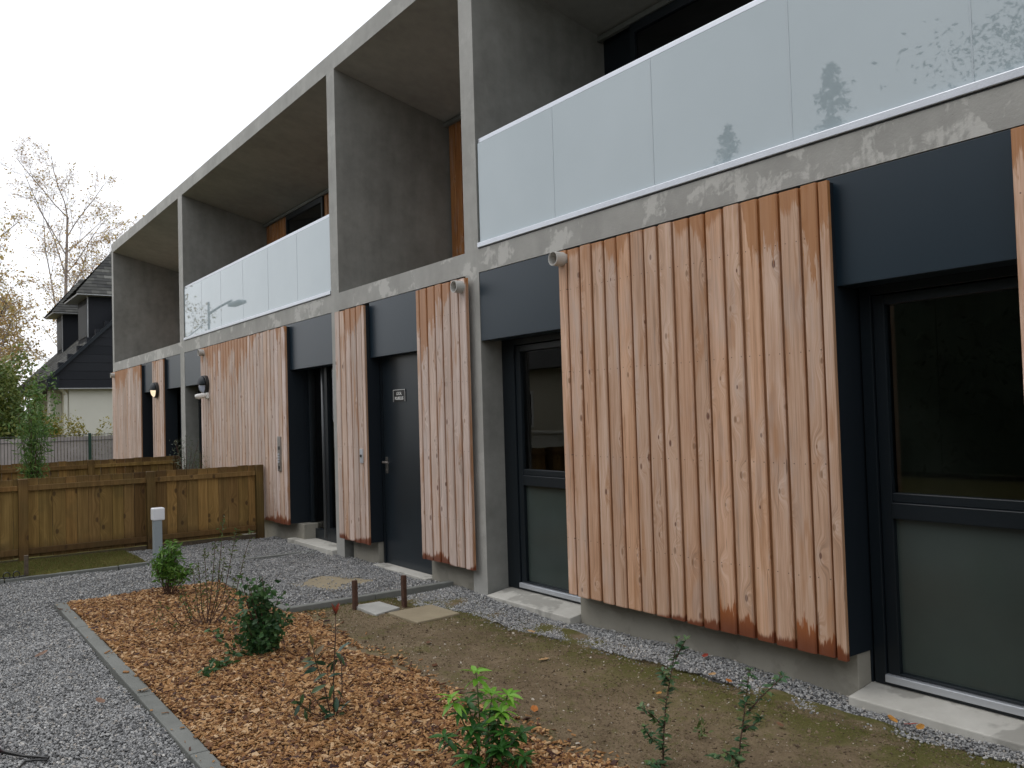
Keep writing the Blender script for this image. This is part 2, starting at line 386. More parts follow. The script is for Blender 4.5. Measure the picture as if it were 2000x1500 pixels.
M['lf_birch_top'] = leafmat('birch_catkin', (0.45, 0.33, 0.26), (0.52, 0.40, 0.32), (0.42, 0.25, 0.14))
M['lf_yellow'] = leafmat('hedge_yellow', (0.16, 0.17, 0.03), (0.28, 0.25, 0.04), (0.35, 0.27, 0.05))
M['lf_green'] = leafmat('hedge_green', (0.07, 0.12, 0.025), (0.13, 0.18, 0.04), (0.21, 0.22, 0.05))
M['lf_bamboo'] = leafmat('bamboo_leaf', (0.06, 0.13, 0.03), (0.10, 0.20, 0.045), (0.17, 0.27, 0.065))
M['lf_olive'] = leafmat('olive_leaf', (0.09, 0.12, 0.085), (0.13, 0.165, 0.115), (0.18, 0.20, 0.13))
M['lf_dark'] = leafmat('dark_leaf', (0.025, 0.072, 0.024), (0.045, 0.115, 0.036), (0.08, 0.16, 0.05))
M['lf_mid'] = leafmat('mid_leaf', (0.06, 0.15, 0.022), (0.10, 0.22, 0.035), (0.17, 0.30, 0.055))
M['lf_small'] = leafmat('small_leaf', (0.05, 0.085, 0.02), (0.075, 0.115, 0.028), (0.12, 0.15, 0.04))
M['lf_conifer'] = leafmat('conifer_needles', (0.012, 0.026, 0.012), (0.02, 0.036, 0.016), (0.03, 0.045, 0.02), tl=0.0, rough=0.8)
M['lf_lime'] = leafmat('lime_leaf', (0.13, 0.32, 0.03), (0.18, 0.40, 0.04), (0.22, 0.44, 0.06), island=False, rough=0.4)
M['lf_deep'] = leafmat('deep_leaf', (0.02, 0.085, 0.015), (0.035, 0.125, 0.02), (0.055, 0.17, 0.025), island=False, rough=0.4)
M['lf_phot'] = leafmat('photinia_leaf', (0.02, 0.06, 0.035), (0.035, 0.085, 0.045), (0.055, 0.095, 0.03), island=False, rough=0.3, tl=0.1)
M['lf_phot_old'] = leafmat('photinia_bronze', (0.12, 0.075, 0.03), (0.09, 0.09, 0.03), (0.16, 0.09, 0.04), island=False, rough=0.35, tl=0.1)
M['lf_red'] = leafmat('photinia_red', (0.20, 0.035, 0.022), (0.25, 0.05, 0.028), (0.15, 0.035, 0.022), island=False, rough=0.35, tl=0.2)
M['lf_privet'] = leafmat('privet_leaf', (0.025, 0.075, 0.03), (0.045, 0.11, 0.045), (0.10, 0.16, 0.05), island=False, rough=0.35, tl=0.15)

# ------------------------------------------------------------------ mesh helpers
class MB:
    def __init__(s): s.v = []; s.f = []
    def box(s, x0, x1, y0, y1, z0, z1):
        b = len(s.v)
        s.v += [(x0, y0, z0), (x1, y0, z0), (x1, y1, z0), (x0, y1, z0), (x0, y0, z1), (x1, y0, z1), (x1, y1, z1), (x0, y1, z1)]
        s.f += [tuple(b + i for i in q) for q in ((0, 3, 2, 1), (4, 5, 6, 7), (0, 1, 5, 4), (1, 2, 6, 5), (2, 3, 7, 6), (3, 0, 4, 7))]
        return s
    def obox(s, c, ax, ay, az, hx, hy, hz):
        b = len(s.v)
        c = Vector(c); ax, ay, az = Vector(ax), Vector(ay), Vector(az)
        for dz in (-1, 1):
            for dx, dy in ((-1, -1), (1, -1), (1, 1), (-1, 1)):
                s.v.append(tuple(c + ax * hx * dx + ay * hy * dy + az * hz * dz))
        s.f += [tuple(b + i for i in q) for q in ((0, 3, 2, 1), (4, 5, 6, 7), (0, 1, 5, 4), (1, 2, 6, 5), (2, 3, 7, 6), (3, 0, 4, 7))]
        return s
    def prism(s, poly, axis, a, b):
        """poly: 2D points; extruded along axis ('x': poly=(y,z), 'y': (x,z), 'z': (x,y))"""
        n = len(poly); k = len(s.v)
        def p(q, t):
            return {'x': (t, q[0], q[1]), 'y': (q[0], t, q[1]), 'z': (q[0], q[1], t)}[axis]
        s.v += [p(q, a) for q in poly] + [p(q, b) for q in poly]
        s.f.append(tuple(range(k + n - 1, k - 1, -1)))
        s.f.append(tuple(range(k + n, k + 2 * n)))
        for i in range(n):
            j = (i + 1) % n
            s.f.append((k + i, k + j, k + n + j, k + n + i))
        return s
    def tube(s, pts, rad, n=6, cap=True):
        k0 = len(s.v)
        pts = [Vector(p) for p in pts]
        if not isinstance(rad, (list, tuple)): rad = [rad] * len(pts)
        up = Vector((0.31, 0.17, 0.93))
        for i, p in enumerate(pts):
            d = (pts[min(i + 1, len(pts) - 1)] - pts[max(i - 1, 0)])
            if d.length < 1e-9: d = Vector((0, 0, 1))
            d.normalize()
            a = d.cross(up)
            if a.length < 1e-3: a = d.cross(Vector((1, 0, 0)))
            a.normalize(); b = d.cross(a)
            for j in range(n):
                t = 2 * math.pi * j / n
                s.v.append(tuple(p + (a * math.cos(t) + b * math.sin(t)) * rad[i]))
        for i in range(len(pts) - 1):
            for j in range(n):
                q = k0 + i * n
                s.f.append((q + j, q + (j + 1) % n, q + n + (j + 1) % n, q + n + j))
        if cap:
            s.f.append(tuple(k0 + j for j in range(n - 1, -1, -1)))
            q = k0 + (len(pts) - 1) * n
            s.f.append(tuple(q + j for j in range(n)))
        return s
    def lathe(s, prof, n, M_):
        """prof (r, h) around local z, transformed by matrix"""
        k0 = len(s.v)
        for r, h in prof:
            for j in range(n):
                t = 2 * math.pi * j / n
                s.v.append(tuple(M_ @ Vector((r * math.cos(t), r * math.sin(t), h))))
        for i in range(len(prof) - 1):
            for j in range(n):
                q = k0 + i * n
                s.f.append((q + j, q + (j + 1) % n, q + n + (j + 1) % n, q + n + j))
        return s
    def mesh(s, name):
        me = bpy.data.meshes.new(name)
        me.from_pydata(s.v, [], s.f)
        me.update()
        return me

def link(name, me, mat, parent=None, loc=None, mw_=None):
    o = bpy.data.objects.new(name, me)
    COL.objects.link(o)
    if mat is not None and me is not None and not me.materials:
        me.materials.append(mat)
    if parent is not None:
        o.parent = parent
    if mw_ is not None: o.matrix_local = mw_
    elif loc is not None: o.location = loc
    return o

def part(name, mb, mat, parent=None, loc=None, bevel=0.0, smooth=False, label=None):
    """mb is in world coordinates unless loc given; children are offset by their thing's location"""
    me = mb.mesh(name)
    if smooth:
        me.polygons.foreach_set('use_smooth', [True] * len(me.polygons))
    if parent is not None and loc is None:
        base = Vector((0, 0, 0)); q = parent
        while q is not None:
            base += q.location; q = q.parent
        if base.length > 0: me.transform(Matrix.Translation(-base))
    o = link(name, me, mat, parent, loc)
    if bevel:
        m = o.modifiers.new('bevel', 'BEVEL'); m.width = bevel; m.segments = 2; m.limit_method = 'ANGLE'
    if label: o['label'] = label
    return o

def tag(o, label, cat, group=None, kind=None):
    o['label'] = label; o['category'] = cat
    if group: o['group'] = group
    if kind: o['kind'] = kind
    return o

def thing(name, label, cat, loc=(0, 0, 0), group=None):
    o = bpy.data.objects.new(name, None)
    COL.objects.link(o); o.location = loc; o.empty_display_size = 0.1
    return tag(o, label, cat, group)

def struct(name, mb, mat, label=None):
    o = part(name, mb, mat)
    o['kind'] = 'structure'
    if label: o['label'] = label
    return o

def smoothstep(a, b, x):
    t = np.clip((x - a) / (b - a), 0, 1)
    return t * t * (3 - 2 * t)

def wob(x, ph, amps):
    return sum(a * np.sin(f * x + ph * (i + 1.7)) for i, (a, f) in enumerate(amps))

# ------------------------------------------------------------------ ground
g0 = MB(); g0.v = [(-300, -300, -0.12), (300, -300, -0.12), (300, 300, -0.12), (-300, 300, -0.12)]; g0.f = [(0, 1, 2, 3)]
struct('ground', g0, M['grass_sheet'], 'rough mossy ground reaching out beyond the fences')

WPTS = ((0.05, 4.0), (0.035, 9.3), (0.02, 23.0), (0.01, 51.0))
def mulch_edge(x):
    xs = [-7.9, -6.29, -6.14, -5.04, -4.05, -3.3, -2.76, 3.0]
    ys = [-1.43, -1.43, -1.345, -1.44, -1.46, -1.49, -1.485, -1.5]
    return np.interp(x, xs, ys) + np.where(x > -6.2, wob(x, 0.4, WPTS) * 0.6, 0)
def strip_edge(x):
    xs = [-6.3, -5.9, -5.41, -4.8, -4.33, -3.79, -3.22, -2.93, -2.4, -1.98, -1.71, 3.0]
    ys = [-0.50, -0.56, -0.43, -0.41, -0.35, -0.345, -0.25, -0.255, -0.25, -0.22, -0.195, -0.2]
    return np.interp(x, xs, ys) + wob(x, 2.1, WPTS) * 0.35
GRASS_X = -9.45
def in_mulch(x, y): return (x > -7.80) & (y > -2.704) & (y < mulch_edge(x))
def in_soil(x, y): return (x > -6.25) & (y >= mulch_edge(x)) & (y < strip_edge(x))
def in_grass(x, y): return (x < GRASS_X) & (x > -10.7) & (y < -1.70)
def cover_d(x, y):
    u = ((x + 7.16) * 0.93 + (y + 0.69) * 0.36); w = (-(x + 7.16) * 0.36 + (y + 0.69) * 0.93)
    return np.maximum(np.abs(u) / 0.25, np.abs(w) / 0.20) + 0.16 * np.sin(9 * u + 13 * w) + 0.10 * np.sin(31 * u + 2) + 0.05 * np.sin(67 * w)
def gravel_h(x, y): return 0.008 * np.sin(3.1 * x + 1.3 * y) + 0.006 * np.sin(5.3 * y - 2.2 * x + 1) + 0.004 * np.sin(13 * x + 9 * y)
def soil_h(x, y):
    d = np.minimum(strip_edge(x) - y, np.minimum(y - mulch_edge(x) + 0.12, x + 6.30))
    return -0.008 + 0.022 * smoothstep(-0.02, 0.2, d) + 0.006 * np.sin(4 * x + 3 * y) + 0.004 * np.sin(11 * x - 8 * y) + 0.003 * np.sin(23 * x + 19 * y)
def mulch_h(x, y):
    d = np.minimum(mulch_edge(x) - y, 0.3)
    return -0.02 + 0.045 * smoothstep(-0.05, 0.15, d) + 0.008 * np.sin(5 * x + 2 * y) + 0.006 * np.sin(12 * x - 9 * y + 1)

def sheet(name, x0, x1, y0, y1, st, hf, mat, label):
    nx = int((x1 - x0) / st) + 1; ny = int((y1 - y0) / st) + 1
    X, Y = np.meshgrid(np.linspace(x0, x1, nx), np.linspace(y0, y1, ny))
    Z = hf(X, Y)
    mb = MB()
    mb.v = [tuple(p) for p in np.stack([X.ravel(), Y.ravel(), Z.ravel()], 1).tolist()]
    mb.f = [(j * nx + i, j * nx + i + 1, (j + 1) * nx + i + 1, (j + 1) * nx + i) for j in range(ny - 1) for i in range(nx - 1)]
    o = part(name, mb, mat, smooth=True)
    o['kind'] = 'structure'; o['label'] = label
    return o
sheet('gravel_path', -10.62, 3.0, -7.5, 0.28, 0.12, lambda x, y: gravel_h(x, y) - 0.012 - 0.05 * in_soil(x, y) - 0.05 * in_mulch(x, y) - 0.05 * in_grass(x, y),
      M['gravel_sheet'], 'grey gravel path and forecourt in front of the building')
sheet('soil', -6.25, 3.0, -1.62, -0.15, 0.035, soil_h, M['soil'], 'bare brown soil with moss between mulch bed and gravel strip')
sheet('mulch_bed', -7.80, 3.0, -2.706, -1.33, 0.05, lambda x, y: mulch_h(x, y) - 0.012, M['mulch_sheet'], 'planting bed under orange bark mulch')
sheet('grass_verge', -11.0, GRASS_X, -7.5, -1.70, 0.08, lambda x, y: 0.012 + 0.008 * np.sin(5 * x + 3 * y) + 0.006 * np.sin(9 * y), M['grass_sheet'], 'mossy grass verge at the foot of the wooden fence')

def gn_scatter(name, pts, scl, rot, mat, shape, label, jitter=0.35):
    me = bpy.data.meshes.new(name)
    me.vertices.add(len(pts))
    me.vertices.foreach_set('co', np.asarray(pts, np.float32).ravel())
    for nm, arr in (('scl', scl), ('rot', rot)):
        a = me.attributes.new(nm, 'FLOAT_VECTOR', 'POINT')
        a.data.foreach_set('vector', np.asarray(arr, np.float32).ravel())
    me.update()
    o = link(name, me, mat)
    ng = bpy.data.node_groups.new(name, 'GeometryNodeTree')
    ng.interface.new_socket('Geometry', in_out='INPUT', socket_type='NodeSocketGeometry')
    ng.interface.new_socket('Geometry', in_out='OUTPUT', socket_type='NodeSocketGeometry')
    N = ng.nodes.new; L = ng.links.new
    gi = N('NodeGroupInput'); go = N('NodeGroupOutput')
    if shape == 'stone':
        pr = N('GeometryNodeMeshIcoSphere'); pr.inputs['Radius'].default_value = 0.5; pr.inputs['Subdivisions'].default_value = 1
    elif shape == 'chip':
        pr = N('GeometryNodeMeshCube'); pr.inputs['Size'].default_value = (1, 1, 1)
    else:
        pr = N('GeometryNodeMeshCone'); pr.inputs['Vertices'].default_value = 3
        pr.inputs['Radius Bottom'].default_value = 0.5; pr.inputs['Depth'].default_value = 1.0
    geo = pr.outputs['Mesh']
    if jitter:
        sp = N('GeometryNodeSetPosition'); nz = N('ShaderNodeTexNoise'); nz.inputs['Scale'].default_value = 1.9
        vm = N('ShaderNodeVectorMath'); vm.operation = 'SUBTRACT'; vm.inputs[1].default_value = (0.5, 0.5, 0.5)
        vs_ = N('ShaderNodeVectorMath'); vs_.operation = 'SCALE'; vs_.inputs['Scale'].default_value = jitter * 2
        L(nz.outputs['Color'], vm.inputs[0]); L(vm.outputs[0], vs_.inputs[0]); L(vs_.outputs[0], sp.inputs['Offset'])
        L(geo, sp.inputs['Geometry']); geo = sp.outputs['Geometry']
    sm = N('GeometryNodeSetMaterial'); sm.inputs['Material'].default_value = mat
    L(geo, sm.inputs['Geometry'])
    ip = N('GeometryNodeInstanceOnPoints')
    for nm, sock in (('scl', 'Scale'), ('rot', 'Rotation')):
        na = N('GeometryNodeInputNamedAttribute'); na.data_type = 'FLOAT_VECTOR'; na.inputs['Name'].default_value = nm
        L(na.outputs['Attribute'], ip.inputs[sock])
    L(gi.outputs[0], ip.inputs['Points']); L(sm.outputs['Geometry'], ip.inputs['Instance'])
    L(ip.outputs['Instances'], go.inputs[0])
    md = o.modifiers.new('scatter', 'NODES'); md.node_group = ng
    o['kind'] = 'stuff'; o['label'] = label
    return o

def rnd_pts(x0, x1, y0, y1, dens):
    n = int((x1 - x0) * (y1 - y0) * dens)
    return nrg.uniform(x0, x1, n), nrg.uniform(y0, y1, n)
# gravel stones: denser and finer close to the camera
PX, PY = [], []
for (x0, x1, y0, y1, d) in ((-7.0, -2.6, -3.9, -2.74, 11000), (-7.0, 0.4, -5.2, -3.9, 3500), (-2.6, 0.4, -3.9, -2.79, 3500), (-10.6, -7.0, -4.6, -2.74, 6500), (-10.6, -7.8, -2.74, 0.05, 6000), (-7.8, -6.2, -1.42, 0.12, 7500), (-6.3, -1.0, -0.75, 0.06, 11000)):
    a, b = rnd_pts(x0, x1, y0, y1, d); PX.append(a); PY.append(b)
PX = np.concatenate(PX); PY = np.concatenate(PY)
kerb_keep = ~((PX > -7.90) & (PY > -2.79) & (PY < -2.63)) & ~((np.abs(PX + 6.29) < 0.035) & (PY > -1.42) & (PY < -0.05)) & ~((PX > -7.9) & (PX < -7.79) & (PY < -1.40) & (PY > -2.8)) \
    & ~((np.abs(PY + 1.415) < 0.035) & (PX > -7.75) & (PX < -6.28)) & ~((np.abs(PX - GRASS_X) < 0.03) & (PY < -1.7))
sills = ((PX > -5.68) & (PX < -4.62) & (PY > -0.04)) | ((PX > -2.5) & (PY > -0.04)) | ((PX > -9.85) & (PX < -8.6) & (PY > -0.06)) | ((PX < -10.55) & (PY > -0.1))
cov = cover_d(PX, PY)
ok = kerb_keep & ~sills & ~in_mulch(PX, PY) & ~in_soil(PX, PY + 0.005) & ~in_grass(PX, PY) & ((cov > 1.0) | (nrg.random(len(PX)) < 0.03)) \
    & ~((PX < -5.62) & (PX > -6.08) & (PY < -0.72) & (PY > -1.02))
PX, PY = PX[ok], PY[ok]
n = len(PX)
sz = nrg.lognormal(math.log(0.0102), 0.28, n)
# a thin scatter kicked onto soil edge
ex, ey = rnd_pts(-6.2, -1.0, -0.75, -0.15, 1500)
k = in_soil(ex, ey) & (nrg.random(len(ex)) < np.exp(-(strip_edge(ex) - ey) / 0.03))
ex, ey = ex[k], ey[k]
X = np.concatenate([PX, ex]); Y = np.concatenate([PY, ey]); S = np.concatenate([sz, nrg.lognormal(math.log(0.011), 0.3, len(ex))])
Zg = np.concatenate([gravel_h(PX, PY) - 0.006 + np.clip((1.9 - cover_d(PX, PY)) / 0.9, 0, 1) * np.maximum(0.0, 0.012 - gravel_h(PX, PY)) + nrg.uniform(0, 0.006, n), soil_h(ex, ey) + 0.003])
SCL = np.stack([S * nrg.uniform(0.8, 1.5, len(S)), S * nrg.uniform(0.7, 1.1, len(S)), S * nrg.uniform(0.5, 0.9, len(S))], 1)
ROT = np.stack([nrg.normal(0, 0.45, len(S)), nrg.normal(0, 0.45, len(S)), nrg.uniform(0, 6.28, len(S))], 1)
gn_scatter('gravel', np.stack([X, Y, Zg], 1), SCL, ROT, M['stone'], 'stone', 'loose grey chippings covering the path, forecourt and wall strip')
# bark chips
X, Y = rnd_pts(-7.80, -1.6, -2.704, -1.2, 15000)
spill = in_mulch(X, Y) | ((Y < mulch_edge(X) + 0.16) & (Y > -2.70) & (X > -6.2) & (nrg.random(len(X)) < 0.5 * np.exp(-np.maximum(Y - mulch_edge(X), 0) / 0.03)))
X, Y = X[spill], Y[spill]
ex, ey = rnd_pts(-7.8, -3.0, -2.79, -2.70, 90); X = np.concatenate([X, ex]); Y = np.concatenate([Y, ey])
n = len(X)
Ln = np.minimum(nrg.lognormal(math.log(0.0185), 0.42, n), 0.046)
SCL = np.stack([Ln, Ln * nrg.uniform(0.22, 0.55, n), Ln * nrg.uniform(0.08, 0.2, n)], 1)
ROT = np.stack([nrg.normal(0, 0.35, n), nrg.normal(0, 0.32, n), nrg.uniform(0, 6.28, n)], 1)
Z = np.maximum(mulch_h(X, Y), np.where(in_soil(X, Y), soil_h(X, Y), -1)) + nrg.uniform(-0.006, 0.014, n)
Z = np.where(Y < -2.704, 0.034, Z)
gn_scatter('bark_mulch', np.stack([X, Y, Z], 1), SCL, ROT, M['chip'], 'chip', 'orange brown bark chips spread over the planting bed', jitter=0.3)
# moss and short grass tufts on soil and verge
X, Y = rnd_pts(-6.25, -1.4, -1.5, -0.15, 16000)
cl = 0.5 + 0.3 * np.sin(7 * X + 5 * Y + 1) * np.sin(6 * Y - 3 * X) + 0.25 * np.sin(17 * X) * np.sin(15 * Y + 2)
wgt = 0.06 + np.clip(cl - 0.45, 0, 1) * 0.45 + np.exp(-np.maximum(strip_edge(X) - Y, 0) / 0.10) * 0.75 + np.exp(-(X + 6.25) / 0.18) * 0.8
k = in_soil(X, Y) & (nrg.random(len(X)) < wgt)
X, Y = X[k], Y[k]; Z = soil_h(X, Y); H = nrg.uniform(0.005, 0.014, len(X)) * (1 + 1.0 * np.exp(-(X + 6.25) / 0.12))
X2, Y2 = rnd_pts(-10.6, GRASS_X, -4.6, -1.72, 9000)
Z2 = np.full(len(X2), 0.015); H2 = nrg.uniform(0.012, 0.05, len(X2))
X = np.concatenate([X, X2]); Y = np.concatenate([Y, Y2]); Z = np.concatenate([Z, Z2]); H = np.concatenate([H, H2])
n = len(X)
SCL = np.stack([nrg.uniform(0.002, 0.004, n), nrg.uniform(0.001, 0.002, n), H], 1)
ROT = np.stack([nrg.normal(0, 0.45, n), nrg.normal(0, 0.45, n), nrg.uniform(0, 6.28, n)], 1)
gn_scatter('moss_and_grass', np.stack([X, Y, Z], 1), SCL, ROT, M['blade'], 'blade', 'short grass and moss tufts on the soil and the verge', jitter=0.0)

X, Y = rnd_pts(-6.2, -1.4, -1.52, -0.2, 3000)
k = in_soil(X, Y); X, Y = X[k], Y[k]; n = len(X)
S = np.minimum(nrg.lognormal(math.log(0.0048), 0.5, n), 0.02)
M['crumb'] = mat_random('soil_crumb', [(0.0, (0.07, 0.048, 0.03)), (0.5, (0.15, 0.11, 0.068)), (0.9, (0.22, 0.165, 0.105)), (0.96, (0.40, 0.35, 0.28)), (1.0, (0.55, 0.50, 0.43))], 0.9)
gn_scatter('soil_crumbs', np.stack([X, Y, soil_h(X, Y) + S * 0.1], 1), np.stack([S * 1.3, S, S * 0.7], 1), np.stack([nrg.normal(0, .4, n), nrg.normal(0, .4, n), nrg.uniform(0, 6.28, n)], 1), M['crumb'], 'stone', 'small clods and pebbles on the bare soil')
# ------------------------------------------------------------------ edging kerbs
def edging(name, label, p0, p1, width, top, seg, group='kerb edgings round the planting bed'):
    p0 = Vector((*p0, 0)); p1 = Vector((*p1, 0)); d = p1 - p0; Ltot = d.length; d.normalize()
    s = Vector((-d.y, d.x, 0))
    t = thing(name, label, 'kerb', p0, group)
    x = 0
    while x < Ltot - 0.02:
        e = min(x + seg, Ltot)
        c = p0 + d * ((x + e) / 2) + s * rng.uniform(-0.004, 0.004)
        mb = MB().obox((c.x, c.y, top - 0.10 + rng.uniform(-0.003, 0.003)), d, s, (0, 0, 1), (e - x) / 2 - 0.0035, width / 2, 0.10)
        part('kerb_stone', mb, M['kerb'], t, bevel=0.006)
        x = e
    return t
edging('bed_edging', 'long grey kerb between gravel path and orange mulch bed', (-7.80, -2.745), (2.0, -2.745), 0.082, 0.028, 0.98)
edging('bed_edging', 'short grey kerb closing the far end of the mulch bed', (-7.845, -2.79), (-7.845, -1.38), 0.08, 0.022, 0.94)
edging('bed_edging', 'grey kerb between far end of mulch bed and forecourt gravel', (-7.80, -1.415), (-6.33, -1.415), 0.06, 0.024, 0.74)
edging('bed_edging', 'grey kerb running from mulch bed to building behind the rusty stakes', (-6.29, -1.45), (-6.29, 0.03), 0.06, 0.042, 0.74)
edging('bed_edging', 'thin pale kerb between grass verge and gravel path', (GRASS_X, -7.0), (GRASS_X, -1.70), 0.05, 0.026, 1.0)
edging('bed_edging', 'thin kerb line sunk in the forecourt gravel beside the fence', (-8.98, -1.68), (-8.98, -0.05), 0.04, 0.010, 0.82)

# ------------------------------------------------------------------ building
ZT, ZSB, ZST, ZRS, ZRT = 2.045, 2.60, 2.787, 5.204, 5.397
B = thing('apartment_building', 'two storey concrete apartment building with larch cladding and glazed balconies', 'building', (-10, 0, 0))
WALLS = [(-20.187, -20.018), (-14.706, -14.452), (-8.592, -8.391), (-5.902, -5.701), (0.10, 0.30)]
pm = M['inner']
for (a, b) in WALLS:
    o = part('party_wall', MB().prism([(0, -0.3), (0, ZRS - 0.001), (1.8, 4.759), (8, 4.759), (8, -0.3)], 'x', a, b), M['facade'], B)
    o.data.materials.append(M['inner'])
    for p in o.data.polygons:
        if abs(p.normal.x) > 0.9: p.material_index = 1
bays = [(WALLS[i][1], WALLS[i + 1][0]) for i in range(4)]
for (a, b) in bays:
    part('floor_slab', MB().box(a, b, 0.0, 8.0, ZSB, ZST), M['facade'], B)
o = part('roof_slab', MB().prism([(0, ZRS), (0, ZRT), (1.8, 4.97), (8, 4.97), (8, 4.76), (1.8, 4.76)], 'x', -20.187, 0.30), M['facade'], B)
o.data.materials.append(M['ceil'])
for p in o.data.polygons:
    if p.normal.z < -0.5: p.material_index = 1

# loggia back walls
def boards(parent, x0, x1, y, z0, z1, mat, pitch=0.127, th=0.023, groove=0.014, edges=None, jig=0.004, face=-1):
    """vertical boards with chamfered shiplap profile, each its own object"""
    if edges is None:
        n_ = max(1, round((x1 - x0) / pitch)); edges = [x0 + (x1 - x0) * i / n_ for i in range(n_ + 1)]
    cache = {}
    for a, b in zip(edges[:-1], edges[1:]):
        w = round(b - a, 2)
        key = w
        if key not in cache:
            h = w / 2; L_ = z1 - z0
            c = 0.007
            prof = [(-h + 0.001, 0.0), (-h + 0.001, -th + 0.010), (-h + c, -th), (h - groove - c * 0.9, -th - 0.0015), (h - groove, -th + c * 0.8), (h - groove, -th + 0.017), (h - 0.001, -th + 0.017), (h - 0.001, 0.0)]
            if w < 0.06:
                prof = [(-h, 0), (-h, -th), (h, -th), (h, 0)]
            me = MB().prism(prof, 'z', 0.0, L_).mesh('board'); me.materials.append(mat)
            cache[key] = me
        base = Vector((0, 0, 0)); q = parent
        while q is not None: base += q.location; q = q.parent
        o = link('board', cache[key], mat, parent, loc=Vector(((a + b) / 2, y, z0 + rng.uniform(-jig, jig))) - base)
        o.rotation_euler = (0, rng.uniform(-0.0009, 0.0009), 0)

def back_wall(x0, x1, wood, dark):
    bw = part('loggia_back_wall', MB().box(x0, x1, 1.44, 1.60, ZST, 4.85), M['lining'], B)
    for (a, b) in wood:
        boards(bw, a, b, 1.44, ZST + 0.03, 4.82, M['wood_fresh'], th=0.03)
    for (a, b) in dark:
        wf = part('window_frame', MB().box(a, a + 0.06, 1.38, 1.44, ZST + 0.03, 4.80).box(b - 0.06, b, 1.38, 1.44, ZST + 0.03, 4.80).box(a + 0.06, b - 0.06, 1.38, 1.44, 4.72, 4.80), M['frame'], bw)
        part('pane', MB().box(a + 0.06, b - 0.06, 1.40, 1.41, ZST + 0.03, 4.72), M['darkglass'], bw)
    part('ceiling_trim', MB().box(x0, x1, 1.36, 1.40, 4.80, 4.845), M['kerb'], B)
back_wall(-20.018, -14.706, [(-19.9, -17.5)], [(-17.4, -15.0)])
back_wall(-14.452, -8.592, [(-14.44, -13.45), (-11.95, -8.6)], [(-13.45, -11.95)])
back_wall(-8.391, -5.902, [(-8.36, -5.91)], [])
back_wall(-5.701, 0.10, [(-1.0, 0.08)], [(-5.3, -1.0)])
# rear closing wall
part('rear_wall', MB().box(-20.0, 0.1, 7.8, 8.0, -0.3, 2.58), M['inner'], B)

# glazed balustrades
def balustrade(x0, x1, joints):
    br = part('balustrade', MB().box(x0 + 0.004, x1 - 0.004, 0.02, 0.075, 3.648, 3.688), M['alu'], B, bevel=0.006)
    br['label'] = 'aluminium handrail over opal glass panels'
    part('bottom_rail', MB().box(x0 + 0.004, x1 - 0.004, -0.012, 0.06, 2.797, 2.838), M['alu'], br, bevel=0.004)
    part('bottom_channel', MB().box(x0 + 0.004, x1 - 0.004, 0.0, 0.05, ZST + 0.001, 2.796), M['black'], br)
    xs = [x0 + 0.012] + joints + [x1 - 0.012]
    for a, b in zip(xs[:-1], xs[1:]):
        part('glass_panel', MB().box(a + 0.0015, b - 0.0015, 0.012, 0.030, 2.8395, 3.646), M['opal'], br)
    for j in joints:
        part('joint_strip', MB().box(j - 0.004, j + 0.004, 0.0105, 0.0118, 2.8395, 3.646), M['joint'], br)
balustrade(-14.452, -8.592, [-13.475, -12.50, -11.52, -10.545, -9.57])
balustrade(-5.701, 0.10, [-4.72, -3.73, -2.72, -1.79, -0.83])

# ground floor cladding panels: dark metal body with boards in front
def cladding(x0, x1, edges=None, label=None, z0=0.205, z1=2.573, ydeep=0.17, inset=0.012, wood='wood_grey'):
    p = part('cladding_panel', MB().box(x0 + 0.006, x1 - inset, -0.037, ydeep, z0 + 0.012, z1 - 0.006), M['lining'], B)
    if label: p['label'] = label
    boards(p, x0, x1, -0.0375, z0, z1, M[wood], edges=edges)
    return p
cladding(-19.98, -17.33, label='far left wooden cladding panel')
cladding(-16.40, -15.60, label='narrow wooden cladding panel carrying the lit lamp')
cladding(-13.33, -9.815, label='wide wooden cladding panel behind the fence end')
cladding(-8.385, -7.69, edges=[-8.385, -8.254, -8.127, -7.998, -7.868, -7.738, -7.69], label='narrow wooden cladding panel left of the dark door')
cladding(-6.64, -5.80, edges=[-6.64, -6.57, -6.44, -6.31, -6.185, -6.055, -5.925, -5.80], inset=0.107, label='narrow wooden cladding panel right of the dark door')
cladding(-4.61, -2.478, edges=[-4.61, -4.514, -4.385, -4.26, -4.136, -4.016, -3.89, -3.773, -3.648, -3.524, -3.391, -3.272, -3.144, -3.02, -2.896, -2.765, -2.639, -2.533, -2.478], wood='wood', label='large wooden cladding panel between the two tall windows')
cladding(-1.62, 0.05, wood='wood', label='wooden cladding panel at the right edge')
# plinths under the panels
for a, b, y in ((-19.98, -17.35, 0.06), (-16.38, -15.62, 0.06), (-13.30, -9.64, 0.06), (-8.30, -7.72, 0.06), (-6.665, -5.904, 0.05), (-4.63, -2.50, 0.06), (-1.60, 0.098, 0.06)):
    part('plinth', MB().box(a, b, y, 0.34, -0.2, 0.2165), M['plinth'], B, bevel=0.004)
# dark head panels over openings
for a, b in ((-17.45, -16.40), (-15.66, -14.708), (-14.450, -13.33), (-9.96, -8.594), (-7.69, -6.64), (-5.699, -4.60), (-2.53, -1.62)):
    part('head_panel', MB().box(a, b, 0.003, 0.16, ZT, ZSB - 0.004), M['metal'], B, bevel=0.003)
# walls behind, closing the openings
part('inner_wall', MB().box(-4.60, -2.49, 0.17, 0.36, -0.2, 2.59), M['lining'], B)
part('inner_wall', MB().box(-8.389, -7.70, 0.172, 0.36, 0.2, 2.59).box(-6.63, -5.904, 0.172, 0.36, 0.2, 2.59), M['lining'], B)
part('inner_wall', MB().box(-13.32, -9.83, 0.172, 0.36, 0.2, 2.59), M['lining'], B)

